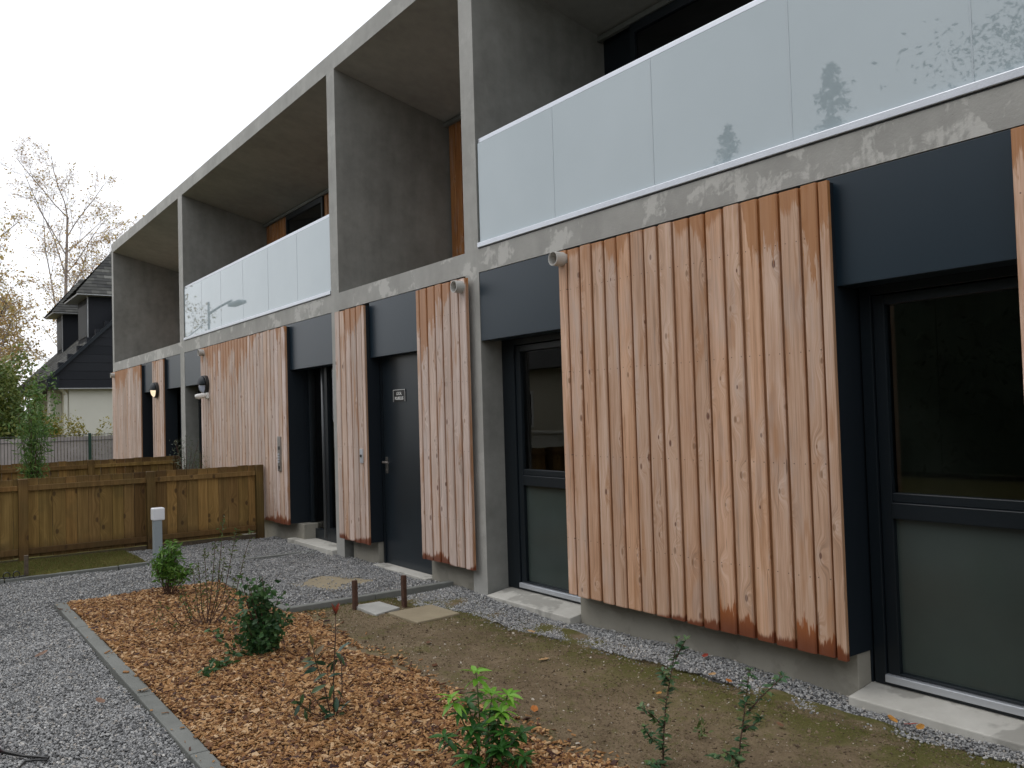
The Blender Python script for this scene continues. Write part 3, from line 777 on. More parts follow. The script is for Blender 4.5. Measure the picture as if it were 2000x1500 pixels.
# tall windows of the ground flat
def window(name, x0, x1, jamb, label, y=0.20):
    w = part(name, MB().box(x0, x0 + jamb, y, y + 0.09, 0.06, 2.59).box(x0 + jamb, x1, y, y + 0.09, 2.00, 2.59).box(x0 + jamb, x1, y, y + 0.09, 0.06, 0.075), M['frame'], B, bevel=0.003)
    w['label'] = label
    a = x0 + jamb + 0.004
    s = 0.062
    part('sash', MB().box(a, a + s, y + 0.012, y + 0.07, 0.115, 1.995).box(a + s, x1, y + 0.012, y + 0.07, 1.945, 1.995).box(a + s, x1, y + 0.012, y + 0.07, 0.115, 0.128), M['frame'], w, bevel=0.004)
    part('transom', MB().box(a + s, x1, y + 0.004, y + 0.075, 0.885, 0.965).box(a + s, x1, y + 0.016, y + 0.07, 0.966, 1.012), M['frame'], w, bevel=0.004)
    part('upper_pane', MB().box(a + s, x1, y + 0.04, y + 0.048, 1.013, 1.944), M['glass'], w)
    part('lower_pane', MB().box(a + s, x1, y + 0.04, y + 0.048, 0.129, 0.884), M['frost'], w, label='frosted lower pane')
    part('threshold', MB().box(x0 + jamb, x1, y - 0.012, y + 0.05, 0.076, 0.113), M['alu'], w, bevel=0.004)
window('window', -5.699, -4.605, 0.165, 'tall window left of the large wooden panel')
window('window', -2.478, 0.09, 0.06, 'tall window right of the large wooden panel', y=0.17)
for a, b in ((-5.665, -4.635), (-2.50, -0.2)):
    s_ = part('window_sill', MB().prism([(-0.035, -0.2), (-0.035, 0.028), (0.02, 0.034), (0.17, 0.056), (0.30, 0.058), (0.30, -0.2)], 'x', a, b), M['sill'], B, bevel=0.006)
# room behind the windows
part('room_wall', MB().box(-5.70, 0.1, 4.6, 4.7, 0, 2.6).box(-5.70, -5.66, 0.36, 4.6, 0.0, 2.6).box(-2.9, -2.8, 0.36, 4.6, 0.0, 2.6).box(-5.66, 0.1, 0.36, 4.6, -0.1, 0.03), M['dark_room'], B)

# entrance with glass door, bay 2
dx0, dx1 = -9.813, -8.594
e = part('entrance_door', MB().box(dx0, dx0 + 0.07, 0.20, 0.28, 0.04, 2.59).box(-9.30, -9.22, 0.20, 0.28, 0.04, 2.3).box(dx1 - 0.08, dx1, 0.20, 0.28, 0.04, 2.3).box(dx0 + 0.07, dx1, 0.20, 0.28, 2.15, 2.59).box(-9.22, dx1 - 0.08, 0.20, 0.28, 0.04, 0.20).box(dx0 + 0.07, -9.30, 0.20, 0.28, 0.04, 0.16), M['frame'], B, bevel=0.003)
e['label'] = 'dark framed glass entrance door'
part('pane', MB().box(-9.22, dx1 - 0.08, 0.235, 0.243, 0.20, 2.15), M['glass'], e)
part('sidelight', MB().box(dx0 + 0.07, -9.30, 0.235, 0.243, 0.16, 2.15), M['glass'], e)
part('pull_handle', MB().tube([(-9.18, 0.13, 0.10), (-9.18, 0.13, 2.1)], 0.018, 10), plain('dark_steel', (0.10, 0.105, 0.11), 0.4, metal=0.3), e, smooth=True)
part('entrance_step', MB().box(-9.90, -8.596, -0.05, 0.32, -0.2, 0.045), M['sill'], B, bevel=0.006)
part('lobby_wall', MB().box(-9.85, -8.594, 3.5, 3.6, 0, 2.6).box(-9.9, -9.85, 0.36, 3.5, 0, 2.6).box(-9.85, -8.594, 0.33, 3.5, -0.1, 0.03), M['dark_room'], B)
# left openings
for a, b in ((-17.33, -16.39), (-15.60, -14.708), (-14.450, -13.32)):
    d_ = part('garden_door', MB().box(a, b, 0.24, 0.30, -0.05, 2.59), M['lining'], B)
    part('door_stile', MB().box(a, a + 0.08, 0.21, 0.24, 0.0, 2.3).box(b - 0.08, b, 0.21, 0.24, 0.0, 2.3), M['frame'], d_)
# bin room door
dr = part('metal_door', MB().box(-7.655, -6.70, 0.115, 0.16, 0.012, 2.06), M['door'], B, bevel=0.003)
dr['label'] = 'dark steel bin room door'
part('door_frame', MB().box(-7.688, -7.658, 0.10, 0.165, -0.02, 2.2).box(-6.697, -6.642, 0.10, 0.165, -0.02, 2.2).box(-7.658, -6.697, 0.10, 0.165, 2.065, 2.2), M['frame'], dr)
hb = MB().box(-7.618, -7.582, 0.106, 0.115, 0.90, 1.06)
hb.tube([(-7.60, 0.115, 1.01), (-7.60, 0.065, 1.01), (-7.585, 0.058, 1.01), (-7.47, 0.058, 1.008)], 0.010, 8)
hb.tube([(-7.60, 0.108, 0.93), (-7.60, 0.098, 0.93)], 0.011, 10)
part('handle', hb, M['steel'], dr)
part('door_sill', MB().box(-7.70, -6.66, -0.02, 0.165, -0.2, 0.010), M['sill'], B, bevel=0.004)
# stub drain pipes
def pipe(x, z, y1, label):
    Mx = Matrix.Translation((x, -0.06, z)) @ Matrix.Rotation(math.radians(90), 4, 'X')
    L_ = -0.06 - y1
    p = part('drain_pipe', MB().lathe([(0.050, -0.02), (0.050, L_), (0.044, L_), (0.044, 0.0), (0.0, 0.0)], 20, Mx), M['pvc'], B, smooth=False, label=label)
    return p
pipe(-4.565, 2.515, -0.145, 'pipe end at top left corner of the large wooden panel')
pipe(-5.87, 2.50, -0.14, 'pipe end above the narrow panel beside the dark door')
pipe(-13.16, 2.50, -0.14, 'pipe end at top left of the wide panel')
pipe(-19.72, 2.50, -0.14, 'pipe end at the far left panel')

# door sign
sg = thing('door_sign', 'small black LOCAL POUBELLES sign with white letters on the dark door', 'sign', (-7.30, 0.112, 1.655))
part('plate', MB().box(-7.425, -7.185, 0.108, 0.1145, 1.60, 1.715), M['black'], sg)
part('border', MB().box(-7.425, -7.185, 0.1065, 0.1078, 1.711, 1.715).box(-7.189, -7.185, 0.1065, 0.1078, 1.60, 1.711).box(-7.425, -7.421, 0.1065, 0.1078, 1.60, 1.711), M['white'], sg)
def lettering(txt, x, y, z, size, parent, mat, sx=0.8):
    cu = bpy.data.curves.new('lettering', 'FONT'); cu.body = txt; cu.size = size; cu.align_x = 'CENTER'; cu.extrude = 0.0006; cu.offset = size * 0.018
    tmp = bpy.data.objects.new('tmp', cu); COL.objects.link(tmp)
    dg = bpy.context.evaluated_depsgraph_get(); dg.update()
    me = bpy.data.meshes.new_from_object(tmp.evaluated_get(dg))
    bpy.data.objects.remove(tmp)
    me.materials.clear()
    me.transform(Matrix.Translation(Vector((x, y, z)) - parent.location) @ Matrix.Rotation(math.radians(90), 4, 'X') @ Matrix.Diagonal((sx, 1, 1, 1)))
    link('lettering', me, mat, parent)
lettering('LOCAL', -7.305, 0.1065, 1.664, 0.042, sg, M['white'])
lettering('POUBELLES', -7.305, 0.1065, 1.618, 0.042, sg, M['white'])

# key switch
ks = thing('key_switch', 'small steel key switch plate on the narrow panel left of the dark door', 'switch', (-7.80, -0.062, 1.075))
part('plate', MB().box(-7.832, -7.768, -0.070, -0.061, 1.005, 1.145), M['alu'], ks, bevel=0.002)
part('key_barrel', MB().lathe([(0.014, 0), (0.014, 0.008), (0.0, 0.008)], 14, Matrix.Translation((-7.80, -0.070, 1.075)) @ Matrix.Rotation(math.radians(90), 4, 'X')), M['black'], ks)
# intercom
ic = thing('intercom_panel', 'tall steel intercom plate on the wide wooden panel by the entrance', 'intercom', (-10.05, -0.062, 1.05))
part('plate', MB().box(-10.10, -10.00, -0.076, -0.061, 0.835, 1.255), M['steel'], ic, bevel=0.004)
part('camera_window', MB().box(-10.075, -10.025, -0.080, -0.0765, 1.095, 1.135), M['black'], ic)
part('keypad', MB().box(-10.08, -10.02, -0.079, -0.0765, 0.93, 1.065), M['steel'], ic, bevel=0.002)
for iz in range(4):
    for ixx in range(3):
        part('button', MB().box(-10.074 + ixx * 0.019, -10.061 + ixx * 0.019, -0.083, -0.0792, 0.938 + iz * 0.031, 0.958 + iz * 0.031), M['alu'], ic)
part('badge_reader', MB().box(-10.068, -10.032, -0.081, -0.0765, 0.865, 0.90), M['black'], ic)

# wall lamps (round bulkheads with an eyelid hood)
g = G('lit_diffuser')
em = g.n('ShaderNodeEmission', {'Color': (1.0, 0.80, 0.55, 1), 'Strength': 1.05})
g.t.links.new(em.outputs[0], g.out.inputs['Surface'])
M['lit'] = g.m
M['unlit'] = plain('opal_diffuser', (0.42, 0.46, 0.58), 0.25, var=0.04)
def wall_lamp(x, z, lit, label):
    w = thing('wall_lamp', label, 'lamp', (x, -0.061, z), 'round wall lamps on the cladding')
    Mx = Matrix.Translation((x, -0.061, z)) @ Matrix.Rotation(math.radians(90), 4, 'X')
    part('base', MB().lathe([(0.0, 0.0), (0.14, 0.0), (0.14, 0.045), (0.128, 0.055), (0.0, 0.055)], 28, Mx), M['black'], w, smooth=False)
    prof = [(0.122 * math.cos(t), 0.056 + 0.055 * math.sin(t)) for t in [i * math.pi / 2 / 7 for i in range(8)]]
    part('diffuser', MB().lathe(prof, 28, Mx), M['lit' if lit else 'unlit'], w, smooth=True)
    hood = MB(); n_ = 20
    for i in range(8):
        t = i * math.pi / 2 / 7
        r_, h_ = 0.130 * math.cos(t), 0.056 + 0.068 * math.sin(t)
        for j in range(n_ + 1):
            a = math.pi * (-0.02 + 1.04 * j / n_)
            hood.v.append(tuple(Mx @ Vector((r_ * math.cos(a), r_ * math.sin(a), h_))))
    for i in range(7):
        for j in range(n_):
            q = i * (n_ + 1) + j
            hood.f.append((q, q + 1, q + n_ + 2, q + n_ + 1))
    o = part('hood', hood, M['lining'], w, smooth=True)
    sm = o.modifiers.new('solid', 'SOLIDIFY'); sm.thickness = 0.006; sm.offset = 1
wall_lamp(-16.03, 2.045, True, 'round wall lamp lit warm on the narrow panel at far left')
wall_lamp(-13.03, 2.01, False, 'unlit round wall lamp with grey diffuser above a white sensor')
ms = thing('motion_sensor', 'white motion sensor under the unlit round wall lamp', 'sensor', (-12.95, -0.061, 1.84))
part('bracket', MB().box(-13.0, -12.90, -0.10, -0.061, 1.80, 1.89), M['white'], ms, bevel=0.01)
part('sensor_head', MB().lathe([(0.0, 0.0), (0.035, 0.0), (0.040, 0.03), (0.036, 0.12), (0.028, 0.15), (0.0, 0.16)], 16, Matrix.Translation((-12.95, -0.10, 1.85)) @ Matrix.Rotation(math.radians(97), 4, 'X')), M['white'], ms, smooth=True)
part('lens', MB().lathe([(0.0, -0.03), (0.022, -0.02), (0.03, 0.0), (0.022, 0.02), (0.0, 0.03)], 14, Matrix.Translation((-12.95, -0.20, 1.82))), M['lamp_head'], ms, smooth=True)

# ------------------------------------------------------------------ wooden fences
def fence(name, label, x, y0, y1, posts, top, bot, face=1, group='low wooden fences between the gardens'):
    t = thing(name, label, 'fence', (x, y0, 0), group)
    # boards (their own objects)
    y = y0 - 0.06
    cache = []
    for w in (0.118, 0.128, 0.112):
        mb = MB().prism([(-0.010, -w / 2), (-0.010, w / 2), (0.007, w / 2), (0.010, w / 2 - 0.004), (0.010, -w / 2 + 0.004), (0.007, -w / 2)], 'z', 0.0, top - bot)
        me = mb.mesh('board'); me.materials.append(M['fence']); cache.append((w, me))
    while y > y1:
        w, me = rng.choice(cache)
        o = link('board', me, M['fence'], t, loc=Vector((x - x + rng.uniform(-0.003, 0.003), y - w / 2 - y0, bot + rng.uniform(-0.006, 0.006))))
        o.rotation_euler = (rng.uniform(-0.0015, 0.0015), 0, rng.uniform(-0.02, 0.02))
        y -= w + rng.uniform(0.002, 0.004)
    ps = sorted(posts, reverse=True)
    for p in ps:
        hw = 0.045
        part('post', MB().box(x + 0.012, x + 0.092, p - hw, p + hw, -0.15, top + 0.004), M['fence_post'], t, bevel=0.005)
    for a, b in zip(ps[:-1], ps[1:]):
        for z0, z1 in ((top - 0.125, top - 0.07), (bot + 0.04, bot + 0.10)):
            part('rail', MB().box(x + 0.012, x + 0.050, b + 0.046, a - 0.046, z0 + rng.uniform(-.004, .004), z1), M['fence'], t, bevel=0.004)
    part('gravel_board', MB().box(x - 0.005, x + 0.008, y1, y0 - 0.05, -0.1, bot - 0.012), M['stump'], t)
    return t
fence('wooden_fence', 'nearest low brown wooden fence, running from wide wooden panel behind the bollard', -10.66, -0.07, -5.4, [-0.13, -1.42, -2.72, -4.02, -5.32], 0.895, 0.045)
fence('wooden_fence', 'second low wooden fence, behind the nearest one', -15.0, 0.0, -5.4, [-0.03, -1.33, -2.63, -3.93, -5.23], 0.90, 0.05)

# screen fence far behind
sf = thing('screen_fence', 'pale slatted screen fence with green post beyond the wooden fences', 'fence', (-22, 0.4, 0))
mb = MB(); y = 0.6
while y > -8:
    mb.box(-22.006, -22.0, y - 0.062, y - 0.006, 0.05, 1.20 + rng.uniform(-0.012, 0.012)); y -= 0.066
o = part('privacy_slats', mb, M['pvcfence'], sf); o['kind'] = 'stuff'
mb = MB()
for z in (0.3, 0.62, 1.10, 1.235): mb.tube([(-21.985, 0.6, z), (-21.985, -8, z)], 0.006, 5)
y = 0.6
while y > -8:
    mb.tube([(-21.988, y, 0.05), (-21.988, y, 1.26)], 0.0045, 4, cap=False); y -= 0.066
o = part('mesh_wires', mb, M['wire'], sf); o['kind'] = 'stuff'
for yy in (-0.19, -2.7, -5.2):
    part('post', MB().box(-21.98, -21.93, yy - 0.03, yy + 0.03, 0, 1.27), M['greenpost'], sf)

# ------------------------------------------------------------------ bollard light
bl = thing('bollard_light', 'grey square bollard light with white head beside the gravel path', 'bollard', (-9.30, -1.655, 0))
part('post', MB().box(-9.34, -9.26, -1.695, -1.615, -0.1, 0.475), M['bollard'], bl, bevel=0.004)
part('lamp_head', MB().box(-9.352, -9.248, -1.707, -1.588, 0.465, 0.592), M['lamp_head'], bl, bevel=0.012)

# ------------------------------------------------------------------ stakes, slabs
for (x, y, h, lb) in ((-6.02, -1.0, 0.225, 'rusty square stake at the left corner of the pale slab'), (-5.835, -0.68, 0.245, 'rusty square stake behind the tan cover slab, nearer the building')):
    t = tag(part('metal_stake', MB().obox((x, y, h / 2 - 0.05), (0.97, 0.2, 0), (-0.2, 0.97, 0), (0.012, -0.01, 1), 0.016, 0.016, h / 2 + 0.05), M['rust'], bevel=0.002), lb, 'stake', 'rusty stakes by the slabs')
tag(part('wooden_stake', MB().obox((-9.52, -2.81, 0.09), (1, 0, 0), (0, 1, 0), (0.03, 0.0, 1), 0.018, 0.018, 0.13), M['stump'], bevel=0.003), 'short weathered wooden stake at the edge of the grass verge', 'stake')
def slab(name, label, pts, z0, z1, mat, seed):
    mb = MB().prism(pts, 'z', z0, z1)
    return tag(part(name, mb, mat, bevel=0.006), label, 'slab')
slab('paving_slab', 'pale concrete slab between the two rusty stakes', [(-6.06, -0.995), (-5.67, -1.0), (-5.755, -0.76), (-6.05, -0.78)], -0.05, 0.030, M['slablight'], 1)
slab('cover_slab', 'tan square cover slab in the soil beside the gravel strip', [(-5.66, -0.91), (-5.245, -0.895), (-5.285, -0.525), (-5.67, -0.54)], -0.05, 0.032, M['slabtan'], 2)
cs = []
for i in range(4):
    a = [(0.30, 0.24), (-0.30, 0.24), (-0.30, -0.24), (0.30, -0.24)][i]
    cs.append((-7.16 + a[0] * 0.93 - a[1] * 0.36, -0.69 + a[0] * 0.36 + a[1] * 0.93))
slab('cover_slab', 'sandy cover slab half buried in the forecourt gravel', cs, -0.05, 0.006, M['slabtan'], 3)

# pink tool handle and cable at lower left
pk = thing('power_tool', 'pink handled tool with black cable lying on the gravel at lower left', 'tool', (-4.47, -3.46, 0))
part('handle', MB().tube([(-4.60, -3.62, 0.035), (-4.52, -3.52, 0.040), (-4.475, -3.455, 0.038)], [0.02, 0.024, 0.018], 12), plain('pink_plastic', (0.55, 0.03, 0.12), 0.4), pk, smooth=True)
part('cable', MB().tube([(-4.478, -3.458, 0.036), (-4.42, -3.41, 0.026), (-4.37, -3.365, 0.018), (-4.31, -3.31, 0.018), (-4.272, -3.282, 0.018), (-4.262, -3.29, 0.016), (-4.30, -3.335, 0.014), (-4.31, -3.37, 0.014), (-4.24, -3.40, 0.014)], [0.011, 0.009, 0.006, 0.006, 0.006, 0.005, 0.005, 0.005, 0.004], 8), M['black'], pk, smooth=True)
wl = MB()
wl.tube([(-9.46, -3.2, 0.03), (-9.47, -3.02, 0.035), (-9.46, -2.90, 0.03), (-9.47, -2.82, 0.035)], 0.006, 6)
for cy in (-2.98, -2.90):
    wl.tube([(-9.45, cy + 0.028 * math.cos(t), 0.055 + 0.032 * math.sin(t)) for t in [i * 0.6 for i in range(11)]], 0.005, 6)
tag(part('looped_wire', wl, M['black']), 'black looped wire lying on the verge kerb at far left', 'wire')

# ------------------------------------------------------------------ neighbouring house
H = thing('slate_house', 'neighbouring house with black slate gable, steep roof and two dormers', 'house', (-31, 4, 0))
XG = -29.0
EY, EZ = -0.10, 2.95      # eave line
RY = 5.2
def roof_z(y): return EZ + (y - EY) * 1.0
part('gable_wall', MB().box(XG - 0.35, XG - 0.2, 0.44, 9.9, -0.1, 2.62), M['render'], H)
part('side_wall', MB().box(-37.5, XG - 0.352, 0.44, 0.6, -0.1, 2.62), M['cream'], H)
part('porch_pillar', MB().box(XG - 2.2, XG - 1.6, 0.10, 0.43, -0.1, 2.6), M['render'], H)
part('shutter', MB().box(-32.4, -31.7, 0.41, 0.439, 0.2, 2.45), M['zinc'], H)
part('down_pipe', MB().tube([(XG - 0.25, 0.36, 0.0), (XG - 0.25, 0.36, 2.4), (XG - 0.1, 0.2, 2.6)], 0.06, 8), M['render'], H)
# slate hung gable triangle with courses
gm = MB(); z = 2.60; iz = 0
while z < 8.2:
    ya = max(EY + 0.02, EY + (z - EZ)) + 0.06; yb = 2 * RY - ya
    if yb - ya < 0.3: break
    y = ya - (iz % 2) * 0.13
    gm.prism([(XG - 0.20, z), (XG - 0.02, z), (XG - 0.028, z + 0.26), (XG - 0.20, z + 0.26)], 'y', ya, yb)
    z += 0.262; iz += 1
part('slate_gable', gm, M['slate'], H)
part('gable_trim', MB().box(XG - 0.02, XG + 0.03, EY + 0.1, 10.4, 2.57, 2.60), M['zinc'], H)
part('eave_fascia', MB().box(-37.6, XG + 0.05, EY - 0.06, EY, 2.62, 2.96).box(-37.6, XG - 0.2, EY, 0.45, 2.60, 2.63).box(XG - 0.2, XG + 0.05, EY + 0.001, 0.14, 2.605, 2.955), M['lining'], H)
rm = MB(); n_ = 30
def course(mb, x0, x1, ya, yb, zf, tile=0.3, th=0.03, n=26):
    for i in range(n):
        a = ya + (yb - ya) * i / n; b = ya + (yb - ya) * (i + 1) / n
        x = x0 - rng.uniform(0, tile)
        while x < x1:
            e = min(x + tile, x1); s_ = max(x, x0)
            if e - s_ > 0.02:
                k = len(mb.v); l = rng.uniform(0, 0.012)
                mb.v += [(s_ + .004, a, zf(a) + th + l), (e - .004, a, zf(a) + th + l), (e - .004, b, zf(b) + 0.005), (s_ + .004, b, zf(b) + 0.005), (s_ + .004, a, zf(a)), (e - .004, a, zf(a))]
                mb.f += [(k, k + 1, k + 2, k + 3), (k + 4, k + 5, k + 1, k)]
            x += tile
course(rm, -37.6, XG + 0.10, EY - 0.1, RY, roof_z, tile=0.24, th=0.014, n=48)
rf = part('roof', rm, M['rooftile'], H)
part('roof_deck', MB().prism([(EY - 0.02, EZ - 0.06), (RY, roof_z(RY) - 0.06), (2 * RY - EY, EZ - 0.06), (2 * RY - EY, EZ - 0.01), (RY, roof_z(RY) - 0.01), (EY - 0.02, EZ - 0.01)], 'x', -37.6, XG + 0.08), M['lining'], H)
part('verge_board', MB().prism([(EY - 0.1, EZ - 0.20), (RY, roof_z(RY) - 0.10), (RY, roof_z(RY) + 0.03), (EY - 0.1, EZ - 0.07)], 'x', XG - 0.03, XG + 0.09), M['lining'], H)
def dormer(xa, xb, lab):
    yf = 1.06
    zt = 5.50
    d = part('dormer', MB().prism([(yf, roof_z(yf) - 0.2), (yf, zt), (4.2, zt), (4.2, roof_z(4.2) - 0.6)], 'x', xb, xa), M['slate'], H, label=lab)
    part('dormer_window', MB().box(xb + 0.2, xa - 0.2, yf - 0.02, yf - 0.001, roof_z(yf) + 0.15, zt - 0.2), M['lining'], d)
    part('soffit', MB().box(xb - 0.3, xa + 0.35, yf - 0.36, 3.4, zt, zt + 0.05), M['zinc'], d)
    part('downpipe', MB().tube([(xa + 0.03, yf - 0.03, roof_z(yf)), (xa + 0.03, yf - 0.03, zt)], 0.018, 6), M['zinc'], d)
    # hipped roof: near slope, front hip, far slope built of tile courses
    xm = (xa + xb) / 2; xe = xa + 0.37; xw = xb - 0.32; ye = yf - 0.40; slope = 1.25
    rise = (xe - xm) * slope
    rb = MB()
    nn = 15
    for i in range(nn):
        t0, t1 = i / nn, (i + 1) / nn
        def P(s, t, yend): return None
        for side in (1, -1):
            X0 = xm + (xe - xm) * side * (1 - t0); X1 = xm + (xe - xm) * side * (1 - t1)
            z0 = zt + 0.05 + rise * t0; z1 = zt + 0.05 + rise * t1
            y0 = ye + (xe - xm) * t0 * 1.0; y1 = ye + (xe - xm) * t1 * 1.0
            yy = y0
            while yy < 4.6:
                e2 = min(yy + 0.22, 4.6); k = len(rb.v)
                sh = (y1 - y0) if yy == y0 else 0
                rb.v += [(X0, yy, z0 + 0.016 + rng.uniform(0, .01)), (X0, e2, z0 + 0.016 + rng.uniform(0, .01)), (X1, e2, z1), (X1, yy + sh, z1), (X0, yy, z0 - 0.01), (X0, e2, z0 - 0.01)]
                rb.f += [(k, k + 1, k + 2, k + 3), (k + 4, k + 5, k + 1, k)] if side == 1 else [(k + 3, k + 2, k + 1, k), (k, k + 1, k + 5, k + 4)]
                yy = e2
        k = len(rb.v)
        A0 = (xe - xm) * (1 - t0); A1 = (xe - xm) * (1 - t1)
        yy0 = ye + (xe - xm) * t0 * 1.0; yy1 = ye + (xe - xm) * t1 * 1.0
        zz0 = zt + 0.05 + rise * t0; zz1 = zt + 0.05 + rise * t1
        rb.v += [(xm - A0, yy0, zz0 + 0.03), (xm + A0, yy0, zz0 + 0.03), (xm + A1, yy1, zz1), (xm - A1, yy1, zz1)]
        rb.f += [(k, k + 1, k + 2, k + 3)]
    part('dormer_roof', rb, M['rooftile'], d)
dormer(-29.45, -31.4, 'nearer dormer')
dormer(-34.6, -36.1, 'farther dormer')

# ------------------------------------------------------------------ foliage helpers
def leaf_mesh(w=0.4, bend=0.25, fold=0.18, n=4, tip=1.0):
    """leaf along +Y, length 1, folded along the midrib"""
    mb = MB()
    for i in range(n + 1):
        t = i / n
        ww = w * 0.5 * (math.sin(math.pi * min(1, t * 0.97 + 0.03)) ** 0.8) * (1 - 0.25 * t)
        z = -bend * t * t
        if i in (0, n): ww = 0.012
        mb.v += [(-ww, t, z + fold * ww), (0, t, z), (ww, t, z + fold * ww)]
    for i in range(n):
        k = i * 3
        mb.f += [(k, k + 1, k + 4, k + 3), (k + 1, k + 2, k + 5, k + 4)]
    return mb
def orient(pos, d, size, roll=0.0, up=Vector((0, 0, 1))):
    d = Vector(d).normalized()
    x = d.cross(up)
    if x.length < 1e-3: x = Vector((1, 0, 0))
    x.normalize(); z = x.cross(d)
    R_ = Matrix((x, d, z)).transposed().to_4x4()
    return Matrix.Translation(pos) @ R_ @ Matrix.Rotation(roll, 4, 'Y') @ Matrix.Scale(size, 4)
def leaf_cloud(P, size, name, mat, parent, asp=0.45, flat=0.0, down=0.0):
    """many kite shaped leaves joined as one part"""
    P = np.asarray(P, float); n = len(P)
    d = nrg.normal(size=(n, 3)); d[:, 2] = d[:, 2] * (1 - flat) - down; d /= np.linalg.norm(d, axis=1)[:, None]
    q = nrg.normal(size=(n, 3)); q -= (q * d).sum(1)[:, None] * d; q /= np.linalg.norm(q, axis=1)[:, None]
    s = (size * nrg.uniform(0.6, 1.3, n))[:, None]
    nn = np.cross(d, q)
    V = np.stack([P, P + d * s * 0.45 + q * s * asp * 0.5 + nn * s * 0.06, P + d * s, P + d * s * 0.45 - q * s * asp * 0.5 + nn * s * 0.06], 1).reshape(-1, 3)
    mb = MB(); mb.v = [tuple(v) for v in V.tolist()]
    mb.f = [(4 * i, 4 * i + 1, 4 * i + 2, 4 * i + 3) for i in range(n)]
    return part(name, mb, mat, parent)

# ---- bed shrubs
# 1 mid green bushy shrub at far end
def shrub_dense(label, loc, tops, spread, nleaf, size, mat, low=0.1, stems=9, asp=0.45, name='garden_shrub'):
    t = thing(name, label, 'shrub', loc, 'young shrubs planted in the bed')
    sm_ = MB(); pts = []
    for (dx, dy, h, wgt) in tops:
        for k in range(stems):
            a = rng.uniform(0, 6.28); r = spread * rng.uniform(0.2, 1.0)
            tip = Vector((loc[0] + dx + math.cos(a) * r, loc[1] + dy + math.sin(a) * r, loc[2] + h * rng.uniform(0.72, 1.0) - 0.25 * r))
            b = Vector(loc) + Vector((rng.uniform(-.03, .03), rng.uniform(-.03, .03), -0.02))
            mid = b.lerp(tip, 0.5) + Vector((rng.uniform(-.02, .02), rng.uniform(-.02, .02), 0.02))
            sm_.tube([b, mid, tip], [0.004, 0.003, 0.0015], 5)
            n_ = int(nleaf * wgt / stems)
            for i in range(n_):
                u = low + (1 - low) * (rng.random() ** 0.75)
                p = (b.lerp(mid, u * 2) if u < .5 else mid.lerp(tip, u * 2 - 1)) + Vector((rng.gauss(0, .022), rng.gauss(0, .022), rng.gauss(0, .015)))
                pts.append(p)
    part('stem', sm_, M['bark_twig'], t)
    leaf_cloud(pts, size, 'foliage', mat, t, asp=asp, flat=0.3, down=0.15)
    return t
shrub_dense('bushy bright green shrub beside the grey bollard light', (-7.50, -1.99, 0.02), [(0.0, 0.0, 0.42, 1.0), (0.0, 0.06, 0.56, 0.5), (0.05, 0.11, 0.30, 0.55), (0, -0.09, 0.38, 0.5)], 0.085, 460, 0.05, M['lf_mid'], low=0.42, stems=7, asp=0.36)
shrub_dense('dense dark green shrub standing in the middle of the mulch', (-5.20, -2.0, 0.015), [(0, 0, 0.45, 1.2), (-0.02, -0.05, 0.58, 0.4), (0.02, 0.08, 0.34, 0.8), (0.0, -0.06, 0.28, 0.8), (0.05, 0.02, 0.2, 0.8)], 0.12, 520, 0.044, M['lf_dark'], low=0.05, stems=9, asp=0.55)
# low sprig left of it
t = thing('garden_shrub', 'low sprig of dark green leaves sprawling left of the dense shrub', 'shrub', (-5.05, -2.33, 0.02), 'young shrubs planted in the bed')
pts = []; sm_ = MB()
for (p0, p1, n_) in (((-5.22, -2.08, 0.03), (-5.10, -2.25, 0.10), 26), ((-5.10, -2.25, 0.05), (-4.93, -2.45, 0.05), 60), ((-5.16, -2.15, 0.05), (-5.35, -2.26, 0.18), 26), ((-5.3, -2.1, 0.05), (-5.75, -2.02, 0.16), 34)):
    sm_.tube([p0, p1], [0.003, 0.002], 5)
    for i in range(n_):
        p = Vector(p0).lerp(Vector(p1), rng.random()) + Vector((rng.gauss(0, .02), rng.gauss(0, .02), abs(rng.gauss(0, .015))))
        pts.append(p)
part('stem', sm_, M['bark_twig'], t)
leaf_cloud(pts, 0.045, 'foliage', M['lf_dark'], t, asp=0.55, flat=0.4)
# 2 tall twiggy shrub
t = thing('twiggy_shrub', 'tall sparse twiggy shrub with thin upright stems left of dense dark shrub', 'shrub', (-6.19, -2.05, 0.02), 'young shrubs planted in the bed')
sm_ = MB(); pts = []
for (y, z, dx) in ((-2.12, 0.48, .05), (-2.117, 0.42, -.1), (-2.0, 0.62, .05), (-1.925, 0.77, 0.0), (-1.85, 0.69, .06), (-1.705, 0.65, -.05), (-2.03, 0.55, -.12), (-1.97, 0.5, .15), (-2.25, 0.28, .1), (-2.35, 0.22, -.05), (-1.88, 0.35, .1), (-2.2, 0.35, -.15), (-2.40, 0.16, .1)):
    b = Vector((-6.19 + rng.uniform(-.02, .02), -2.05 + rng.uniform(-.02, .02), 0.0)); tip = Vector((-6.19 + dx, y, z))
    m1 = b.lerp(tip, 0.35) + Vector((0, (y + 2.05) * 0.22, -0.02)); m2 = b.lerp(tip, 0.7) + Vector((rng.uniform(-.015, .015), (y + 2.05) * 0.10, 0.0))
    sm_.tube([b, m1, m2, tip], [0.0045, 0.0035, 0.0025, 0.0015], 5)
    for i in range(int(80 * z)):
        u = rng.uniform(0.3, 1.0)
        p = (m1.lerp(m2, (u - .3) / .4) if u < .7 else m2.lerp(tip, (u - .7) / .3)) + Vector((rng.gauss(0, .008), rng.gauss(0, .008), 0))
        pts.append(p)
    for i in range(12):
        pts.append(tip + Vector((rng.gauss(0, .012), rng.gauss(0, .012), rng.uniform(-.07, 0.01))))
part('stem', sm_, M['bark_twig'], t)
